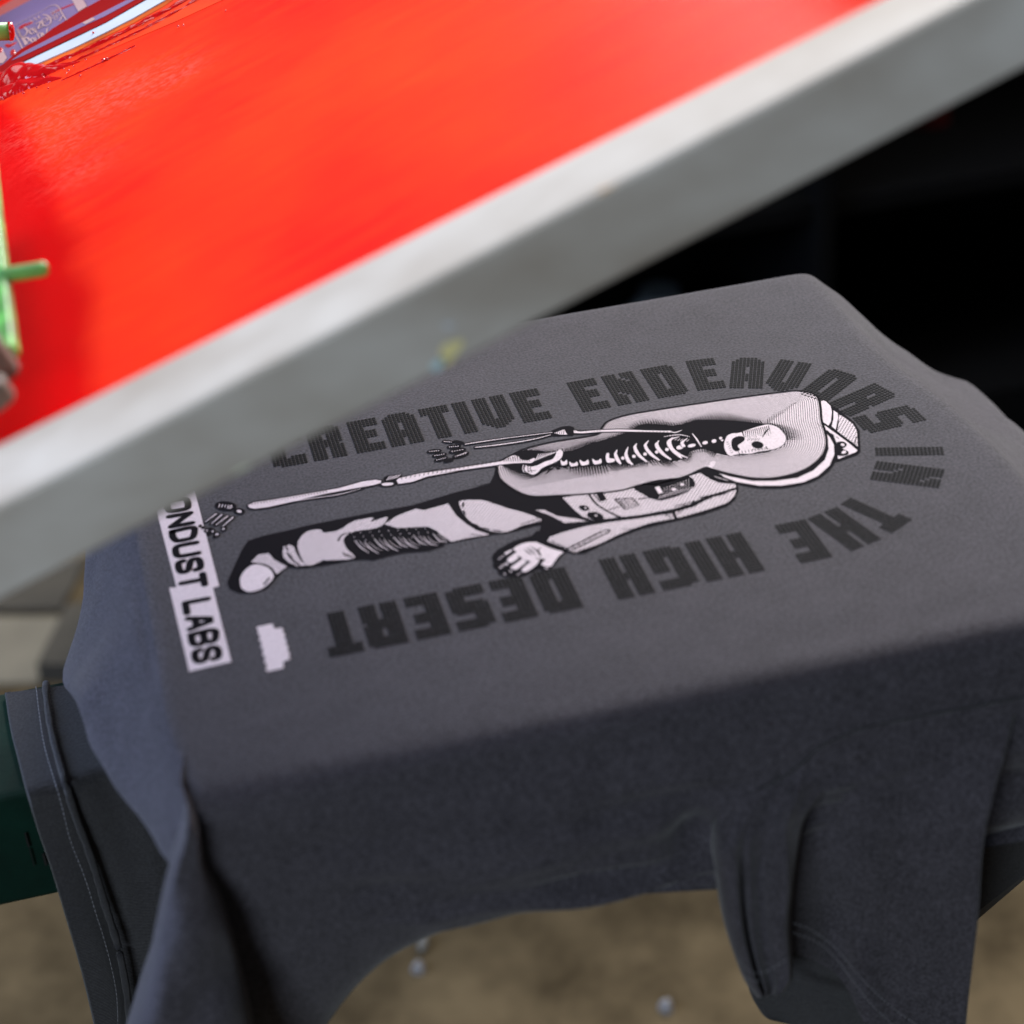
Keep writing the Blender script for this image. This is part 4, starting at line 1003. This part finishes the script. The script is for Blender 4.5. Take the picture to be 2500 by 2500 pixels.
# mesh with red ink
def red_mesh():
    mt, nt, b = new_mat("red_ink_film")
    tc = N(nt, 'ShaderNodeTexCoord'); mp = N(nt, 'ShaderNodeMapping')
    mp.inputs["Rotation"].default_value = (0, TH, 0)
    nt.links.new(tc.outputs["Object"], mp.inputs[0])
    st = N(nt, 'ShaderNodeMapping'); st.inputs["Scale"].default_value = (7, 46, 7); nt.links.new(mp.outputs[0], st.inputs[0])
    n1 = N(nt, 'ShaderNodeTexNoise'); n1.inputs["Scale"].default_value = 2.4; n1.inputs["Detail"].default_value = 7; n1.inputs["Roughness"].default_value = 0.62
    nt.links.new(st.outputs[0], n1.inputs["Vector"])
    n2 = N(nt, 'ShaderNodeTexNoise'); n2.inputs["Scale"].default_value = 4.5; n2.inputs["Detail"].default_value = 4
    nt.links.new(mp.outputs[0], n2.inputs["Vector"])
    ad = N(nt, 'ShaderNodeMath', operation='MULTIPLY_ADD'); ad.inputs[1].default_value = 0.3
    nt.links.new(n1.outputs["Fac"], ad.inputs[0])
    m2 = N(nt, 'ShaderNodeMath', operation='MULTIPLY'); m2.inputs[1].default_value = 0.7
    nt.links.new(n2.outputs["Fac"], m2.inputs[0]); nt.links.new(m2.outputs[0], ad.inputs[2])
    r = N(nt, 'ShaderNodeValToRGB'); r.color_ramp.elements[0].position = 0.30; r.color_ramp.elements[1].position = 0.66
    r.color_ramp.elements[0].color = (0.74, 0.006, 0.010, 1); r.color_ramp.elements[1].color = (0.96, 0.050, 0.012, 1)
    nt.links.new(ad.outputs[0], r.inputs[0])
    at = N(nt, 'ShaderNodeAttribute'); at.attribute_name = "ink_thickness"
    mk = N(nt, 'ShaderNodeMixRGB'); mk.inputs[2].default_value = (0.62, 0.0008, 0.002, 1)
    nt.links.new(at.outputs["Fac"], mk.inputs[0]); nt.links.new(r.outputs[0], mk.inputs[1]); 
    a2 = N(nt, 'ShaderNodeAttribute'); a2.attribute_name = "dry_drag"
    s2 = N(nt, 'ShaderNodeMapping'); s2.inputs["Scale"].default_value = (110, 330, 110); nt.links.new(mp.outputs[0], s2.inputs[0])
    n5 = N(nt, 'ShaderNodeTexNoise'); n5.inputs["Scale"].default_value = 2.2; n5.inputs["Detail"].default_value = 4; nt.links.new(s2.outputs[0], n5.inputs["Vector"])
    r5 = N(nt, 'ShaderNodeValToRGB'); r5.color_ramp.elements[0].position = 0.47; r5.color_ramp.elements[1].position = 0.62
    nt.links.new(n5.outputs["Fac"], r5.inputs[0])
    m5 = N(nt, 'ShaderNodeMath', operation='MULTIPLY'); nt.links.new(a2.outputs["Fac"], m5.inputs[0]); nt.links.new(r5.outputs[0], m5.inputs[1])
    k5 = N(nt, 'ShaderNodeMixRGB'); k5.inputs[2].default_value = (0.80, 0.16, 0.13, 1)
    m6 = N(nt, 'ShaderNodeMath', operation='MULTIPLY'); m6.inputs[1].default_value = 0.30; nt.links.new(m5.outputs[0], m6.inputs[0])
    nt.links.new(m6.outputs[0], k5.inputs[0]); nt.links.new(mk.outputs[0], k5.inputs[1]); nt.links.new(k5.outputs[0], b.inputs["Base Color"])
    # fine weave plus ink drag marks
    n3 = N(nt, 'ShaderNodeTexNoise'); n3.inputs["Scale"].default_value = 60; n3.inputs["Detail"].default_value = 5
    nt.links.new(st.outputs[0], n3.inputs["Vector"])
    bp = N(nt, 'ShaderNodeBump'); bp.inputs["Strength"].default_value = 0.35; bp.inputs["Distance"].default_value = 0.0006
    nt.links.new(n3.outputs["Fac"], bp.inputs["Height"]); nt.links.new(bp.outputs[0], b.inputs["Normal"])
    b.inputs["Roughness"].default_value = 0.40
    b.inputs["Specular IOR Level"].default_value = 0.02
    b.inputs["Subsurface Weight"].default_value = 0.0
    return mt
M_RED = red_mesh()
M_WET = plain("wet_red_ink", (0.50, 0.002, 0.004), rough=0.2, spec=0.4, coat=0.0)
M_BAND = plain("red_ink_band", (0.25, 0.001, 0.002), rough=0.6, spec=0.05)
M_LAV = plain("lavender_emulsion", (0.17, 0.11, 0.22), rough=0.6, spec=0.2, var=0.12, vscale=20)
M_PINK = plain("open_mesh_pink", (0.40, 0.25, 0.25), rough=0.8, spec=0.1)
M_PALE = plain("pale_plastic_strip", (0.44, 0.47, 0.54), rough=0.7, spec=0.1, var=0.06, vscale=30)
M_ORG = plain("orange_ink_wash", (0.75, 0.04, 0.006), rough=0.4, spec=0.25, var=0.25, vscale=40)
M_ORG2 = plain("amber_ink_wash", (0.60, 0.10, 0.010), rough=0.4, spec=0.25, var=0.25, vscale=40)
mb = MB()
nsx, nsy = 170, 200; vs = []
for j in range(nsy):
    for i in range(nsx):
        s = -0.2585 + (S1 - 0.039 + 0.2585) * i / (nsx - 1); ymin = ia + (ib - ia) * (s - S0) / (S1 - S0) + 0.0012
        y = ymin + (YF - 0.001 - ymin) * j / (nsy - 1)
        vs.append(sp(s, y, -HR_ + 0.0018 + 0.00025 * nz(s * 9, y * 9, 0)))
mb.add(vs, grid_faces(nsy, nsx))
mesh_o = smb(mb, "mesh", M_RED, True)
EDGE = [on_screen(x, y) for x, y in ((30, 262), (60, 300), (84, 350), (112, 410), (132, 448), (150, 505), (168, 560), (196, 640), (214, 700), (222, 790), (236, 880), (252, 960), (262, 1060), (300, 1200))]
EDGE.sort(key=lambda q_: q_[1])
att = mesh_o.data.attributes.new("ink_thickness", 'FLOAT', 'POINT'); tv = []
for j in range(nsy):
    for i in range(nsx):
        P3 = np.array(vs[j * nsx + i]); s_ = (P3 - O0) @ dS; y_ = P3[1]
        sb = np.interp(y_, [q_[1] for q_ in EDGE], [q_[0] for q_ in EDGE])
        wv = 0.006 * nz(y_ * 22, s_ * 10, 0) + 0.002 * nz(y_ * 90, s_ * 40, 2)
        t_ = (sb + wv - s_) / 0.022 + 0.5
        t_ = max(0, min(1, t_)); tv.append(t_ * t_ * (3 - 2 * t_) if y_ < EDGE[-1][1] + 0.01 else 0.0)
att.data.foreach_set("value", tv)
DRY = [(on_screen(x, y), r_) for x, y, r_ in ((70, 300, .012), (110, 320, .018), (150, 290, .022), (210, 262, .022), (280, 235, .022), (350, 215, .020), (430, 196, .016), (150, 370, .020), (190, 430, .018))]
att2 = mesh_o.data.attributes.new("dry_drag", 'FLOAT', 'POINT'); dv = []
for v_ in vs:
    P3 = np.array(v_); s_ = (P3 - O0) @ dS
    dv.append(min(1.0, sum(math.exp(-(((s_ - c_[0]) / (r_ * 1.3)) ** 2 + ((P3[1] - c_[1]) / r_) ** 2)) for c_, r_ in DRY)))
att2.data.foreach_set("value", dv)
def flat(name, pts, n, mat, thick=0.0004, parent_build=True):
    """thin strip lying on the mesh: pts in photo pixels"""
    P2 = [on_screen(x, y, -HR_ + 0.002) for x, y in pts]
    mb = MB(); k = len(P2)
    top = [sp(s, y, -HR_ + 0.0021 + n + thick) for s, y in P2]; bot = [sp(s, y, -HR_ + 0.0021 + n) for s, y in P2]
    tr = tessellate_polygon([[Vector((s, y, 0)) for s, y in P2]])
    mb.add(top + bot, [tuple(t) for t in tr] + [(i, (i + 1) % k, k + (i + 1) % k, k + i) for i in range(k)])
    return smb(mb, name, mat)
# red-brown glued margin, lavender stencil, ink bands and the pale strip, far side of the screen
flat("glued_margin", [(-40, 38), (0, 19), (32, 0), (110, -46), (160, -46), (81, 0), (0, 42), (-40, 63)], 0.0, plain("margin_red", (0.42, 0.09, 0.08), rough=0.6))
flat("emulsion", [(-40, 64), (0, 43), (40, 22), (82, 0), (160, -44), (330, -44), (254, 2), (218, 22), (194, 36), (167, 54), (131, 76), (112, 92), (86, 108), (58, 124), (42, 136), (12, 162), (-40, 190)], 0.0005, M_LAV)
flat("open_band", [(152, -44), (178, -44), (215, 20), (194, 33), (176, 0)], 0.0010, M_PINK)
flat("open_band", [(-30, 120), (0, 134), (12, 130), (20, 146), (10, 158), (-6, 160), (-30, 170)], 0.0010, M_PINK)
flat("ink_band", [(-40, 190), (12, 160), (42, 133), (58, 122), (86, 106), (112, 89), (131, 74), (167, 52), (194, 34), (218, 20), (254, 0), (330, -46), (470, -46), (362, 0), (260, 59), (160, 106), (65, 151), (0, 185), (-40, 205)], 0.0010, M_BAND, 0.0003)
flat("clear_strip", [(30, 153), (60, 132), (130, 96), (200, 62), (260, 32), (330, -4), (400, -40), (412, -40), (337, 2), (260, 44), (200, 72), (130, 107), (60, 141)], 0.0014, M_LAV, 0.0001)
flat("clear_strip", [(204, 61), (230, 48), (236, 53), (212, 65)], 0.0016, M_PINK, 0.0001)
flat("pale_strip", [(-40, 204), (0, 185), (65, 152), (160, 107), (260, 59), (362, 1), (440, -44), (500, -44), (409, 0), (330, 45), (260, 81), (188, 116), (75, 166), (0, 191), (-40, 208)], 0.0002, M_PALE, 0.0006)
flat("orange_wash", [(70, 168), (110, 148), (150, 124), (190, 113), (215, 96), (260, 76), (330, 42), (409, -2), (500, -46), (640, -46), (543, 0), (430, 52), (330, 94), (260, 124), (170, 160), (110, 182)], -0.0001, M_ORG, 0.00002)
flat("orange_wash", [(72, 168), (110, 148), (150, 126), (170, 119), (190, 114), (215, 97), (260, 78), (330, 43), (409, -2), (450, -20), (400, 16), (330, 55), (262, 88), (222, 108), (180, 130), (140, 148), (100, 168)], 0.0001, M_ORG2, 0.00002)
# splashes on the stencil
def blob(name, pts, h, mat):
    P2 = [on_screen(x, y, -HR_ + 0.002) for x, y in pts]; c = np.mean(np.array(P2), 0); mb = MB(); k = len(P2); vs = []
    for f, hh in ((1.0, 0.0), (0.9, h * .6), (0.6, h * .95)):
        for s, y in P2: vs.append(sp(c[0] + (s - c[0]) * f, c[1] + (y - c[1]) * f, -HR_ + 0.0030 + hh))
    vs.append(sp(c[0], c[1], -HR_ + 0.003 + h))
    fs = [(r_ * k + i, r_ * k + (i + 1) % k, (r_ + 1) * k + (i + 1) % k, (r_ + 1) * k + i) for r_ in range(2) for i in range(k)]
    fs += [(2 * k + i, 2 * k + (i + 1) % k, 3 * k) for i in range(k)]
    mb.add(vs, fs); return smb(mb, name, mat, True)
M_SPL = plain("dry_red_splash", (0.40, 0.006, 0.012), rough=0.35)
blob("ink_splash", [(46, 74), (52, 67), (62, 62), (74, 59), (85, 55), (80, 61), (66, 66), (54, 74)], 0.0006, M_SPL)
blob("ink_splash", [(12, 115), (18, 111), (30, 113), (45, 106), (34, 115), (22, 120)], 0.0006, M_SPL)
blob("ink_splash", [(27, 132), (32, 124), (39, 125), (40, 133), (36, 140), (28, 138)], 0.0008, M_SPL)
blob("ink_splash", [(-8, 122), (2, 118), (10, 122), (6, 132), (-2, 138), (-10, 136)], 0.0008, M_SPL)
blob("ink_splash", [(124, 40), (132, 34), (145, 26), (160, 20), (175, 14), (192, 9), (176, 17), (158, 24), (140, 32)], 0.0004, M_SPL)
# lettering of the stencil: words, border and flower
stn = MB()
def sline(pts, w, close=False):
    P2 = [np.array(on_screen(x, y, -HR_ + 0.0032)) for x, y in pts]
    if close: P2.append(P2[0])
    if len(P2) > 2: P2 = list(catmull(np.array(P2)[:, None, :], 4)[:, 0, :])
    P2 = np.array(P2); n = len(P2); Tn = np.zeros_like(P2); Tn[1:-1] = P2[2:] - P2[:-2]; Tn[0] = P2[1] - P2[0]; Tn[-1] = P2[-1] - P2[-2]
    Tn /= np.maximum(np.linalg.norm(Tn, axis=1, keepdims=True), 1e-9); Nn = np.stack([-Tn[:, 1], Tn[:, 0]], 1) * w * 0.00027 / 2
    vs = []
    for i in range(n): vs += [sp(*(P2[i] + Nn[i]), -HR_ + 0.0034), sp(*(P2[i] - Nn[i]), -HR_ + 0.0034)]
    stn.add(vs, [(2 * i, 2 * i + 1, 2 * i + 3, 2 * i + 2) for i in range(n - 1)])
Zc = lambda *p: [(x * .13458, y * .13458) for x, y in p]
sline(Zc((410, 880), (330, 720), (262, 600), (240, 520), (280, 460), (450, 370), (700, 240), (900, 120), (1000, 95), (1070, 140), (1130, 250), (1215, 380)), 3.2)
sline(Zc((470, 820), (400, 690), (310, 540)), 3.5)
sline(Zc((320, 540), (400, 680), (470, 640), (500, 560), (440, 500)), 5)           # D
sline(Zc((620, 560), (560, 520), (540, 580), (590, 620), (640, 570), (620, 500), (670, 600)), 4)   # a
sline(Zc((650, 440), (740, 390), (700, 520), (790, 470)), 5)                       # z
sline(Zc((780, 420), (870, 370), (830, 330), (770, 370), (800, 470), (900, 450), (925, 380), (870, 290), (780, 270)), 4)  # e with swash
sline(Zc((500, 800), (430, 690), (500, 690), (540, 740), (490, 770)), 5)           # P
sline(Zc((640, 720), (580, 690), (570, 750), (620, 760), (640, 680), (660, 750)), 4)   # a
sline(Zc((720, 700), (690, 610), (750, 600)), 4)                                   # r
sline(Zc((800, 640), (760, 600), (760, 660), (800, 660)), 4); sline(Zc((850, 600), (860, 520), (890, 500)), 4)
for k in range(5):
    a = 2 * math.pi * k / 5; cx, cy = 1000 + 55 * math.cos(a), 270 + 62 * math.sin(a)
    sline(Zc(*[(cx + 30 * math.cos(b), cy + 34 * math.sin(b)) for b in (0, 1.57, 3.14, 4.71)]), 1.6, True)
sline(Zc((1080, 390), (1110, 340), (1130, 300)), 4)
sline(Zc((600, 390), (690, 330)), 2.5); sline(Zc((540, 370), (600, 400)), 2.5); sline(Zc((620, 320), (670, 370)), 2.5); sline(Zc((700, 290), (720, 340)), 2.5)
sline(Zc((210, 700), (190, 740), (230, 760), (215, 800)), 1.4); sline(Zc((170, 760), (240, 730)), 1.2)
smb(stn, "stencil_lettering", M_PINK)
# thick wet ink pushed up in a ridge, and strings of it
def ridge(name, pts, ws, hs, mat, seed=0.0, n=70, lump=0.35):
    P2 = np.array([on_screen(x, y, -HR_ + 0.002) for x, y in pts]); D3 = np.c_[P2, ws, hs]
    S = arc_sample(D3, n); Tn = np.gradient(S[:, :2], axis=0); Tn /= np.linalg.norm(Tn, axis=1, keepdims=True); Nn = np.stack([-Tn[:, 1], Tn[:, 0]], 1)
    mb = MB(); vs = []; kk = 15
    for i in range(n):
        for j in range(kk):
            v = 2 * j / (kk - 1) - 1
            q_ = S[i, :2] + Nn[i] * v * S[i, 2] * (1 + 0.25 * nz(i * .25, seed, v))
            h = S[i, 3] * (1 - v * v) ** 0.7 * (1 + lump * nz(i * .07 + seed, v * .9, 1) + lump * .3 * nz(i * .16, v * 1.5, seed))
            vs.append(sp(q_[0], q_[1], -HR_ + 0.0018 + max(0, h)))
    mb.add(vs, grid_faces(n, kk)); return smb(mb, name, mat, True)
ridge("ink_ridge", [(-40, 205), (0, 203), (40, 190), (75, 180), (110, 176), (150, 162), (195, 150)], [.010, .013, .014, .010, .007, .004, .001], [.004, .006, .007, .005, .003, .0015, .0003], M_WET, 1.0, 90, 0.7)
ridge("ink_ridge", [(-40, 250), (0, 232), (50, 212), (100, 198), (150, 190)], [.008, .010, .009, .006, .001], [.003, .0035, .003, .002, .0003], M_WET, 3.0, 80, 0.7)
ridge("ink_ridge", [(60, 190), (140, 152), (250, 104), (340, 60), (430, 14), (500, -30)], [.0022] * 6, [.0016] * 6, M_WET, 5.0, 220, 0.9)
ridge("ink_ridge", [(120, 178), (200, 142), (300, 96), (400, 46), (480, 0), (560, -40)], [.0012] * 6, [.0010] * 6, M_WET, 8.0, 260, 0.9)
ridge("ink_ridge", [(150, 196), (230, 160), (330, 112)], [.0008, .001, .0006], [.0006] * 3, M_WET, 9.0, 150, 0.9)
for (x, y, r_) in ((198, 189, 2.2), (170, 176, 2), (158, 172, 1.6), (182, 166, 1.5), (437, 68, 2), (450, 66, 1.4), (254, 150, 3), (262, 147, 2), (212, 149, 1.6), (553, 31, 1.4), (230, 84, 1.5), (108, 192, 2), (106, 186, 2), (165, 183, 1.4), (60, 232, 2), (120, 220, 1.5), (92, 218, 1.5)):
    blob("ink_drop", [(x + r_ * 1.6 * math.cos(a), y + r_ * math.sin(a) - r_ * .5 * math.cos(a)) for a in np.linspace(0, 2 * math.pi, 9)[:-1]], 0.0009, M_WET)

# ------------------------------------------------------------------ green clamp holding the screen at the left
M_LIME = plain("lime_paint", (0.09, 0.32, 0.06), rough=0.5, var=0.75, vscale=55)
M_GRIME = plain("grimy_metal", (0.09, 0.075, 0.055), rough=0.6, var=0.5, vscale=50)
def sloc(s, y, n=0.0): return sp(s, y, n)
cl = empty("screen_clamp", "lime green screen clamp with a peg, gripping the frame at the left edge", "clamp", loc=tuple(sp(-0.24, 0.0, 0.0)))
cb = np.array(cl.location)
def cmb(mb, name, mat, smooth=False, bevel=0):
    mb.v = [tuple(np.array(v) - cb) for v in mb.v]; return mb.build(name, mat, cl, smooth, bevel)
def at_n(px, py, n):
    s, y = on_screen(px, py, n); return s, y
sA, yA = at_n(-6, 520, 0.008); sB, yB = at_n(30, 838, 0.008); sC, yC = at_n(-14, 460, 0.008)
mb = MB()
pl = [(sB, yB), ((sA + sB) / 2 , (yA + yB) / 2), (sA, yA), (sC, yC + 0.05), (sC - 0.07, yC + 0.05), (sB - 0.07, yB)]
k = len(pl); up = [sp(s, y, 0.008) for s, y in pl]; dn = [sp(s, y, 0.0008) for s, y in pl]
mb.add(up + dn, [tuple(range(k)), tuple(reversed(range(k, 2 * k)))] + [(i, (i + 1) % k, k + (i + 1) % k, k + i) for i in range(k)])
cmb(mb, "jaw_plate", M_LIME, bevel=0.0015)
s_, y_ = at_n(25, 670, 0.006); p0 = sp(s_, y_, 0.006); v_ = ray(118, 655); tt = ((p0 - CC)[1] - 0.0) / v_[1]; p1 = CC + v_ * tt
mb = MB(); ax = (p1 - p0); mb.tube([p0 - ax * .3, p0, p0 + ax * .8, p0 + ax * .95, p0 + ax], [.0036, .0036, .0036, .0032, .0018], 16); cmb(mb, "peg", M_LIME, True)
s_, y_ = at_n(-14, 895, 0.006); c = sp(s_, y_, 0.004)
mb = MB(); vs = []
mb.tube([c - nS * .004, c + nS * .004, c + nS * .012, c + nS * .016], [.010, .0100, .0100, .0085], 6); cmb(mb, "tightening_knob", M_GRIME, False, 0.0012)
mb = MB(); s2, y2 = at_n(-14, 962, 0.006); c = sp(s2, y2, 0.003)
mb.tube([c - nS * .002, c + nS * .006, c + nS * .009], [.008, .008, .0068], 6); cmb(mb, "lock_nut", M_GRIME, False, 0.001)
s_, y_ = at_n(-12, 78, 0.02); p0 = sp(s_, y_, 0.02); v_ = ray(36, 76); p1 = CC + v_ * ((p0 - CC)[1] / v_[1]); ax = p1 - p0
t2 = empty("clamp_bolt", "lime green bolt with a red inked tip poking in at the top left", "bolt", loc=tuple(p0))
mb = MB(); mb.tube([-ax * 1.5, ax * .70], [.0052, .0052], 18); mb.build("shank", M_LIME, t2, True)
mb = MB(); mb.tube([ax * .701, ax * .9, ax], [.0056, .0052, .002], 18); mb.build("tip", M_WET, t2, True)
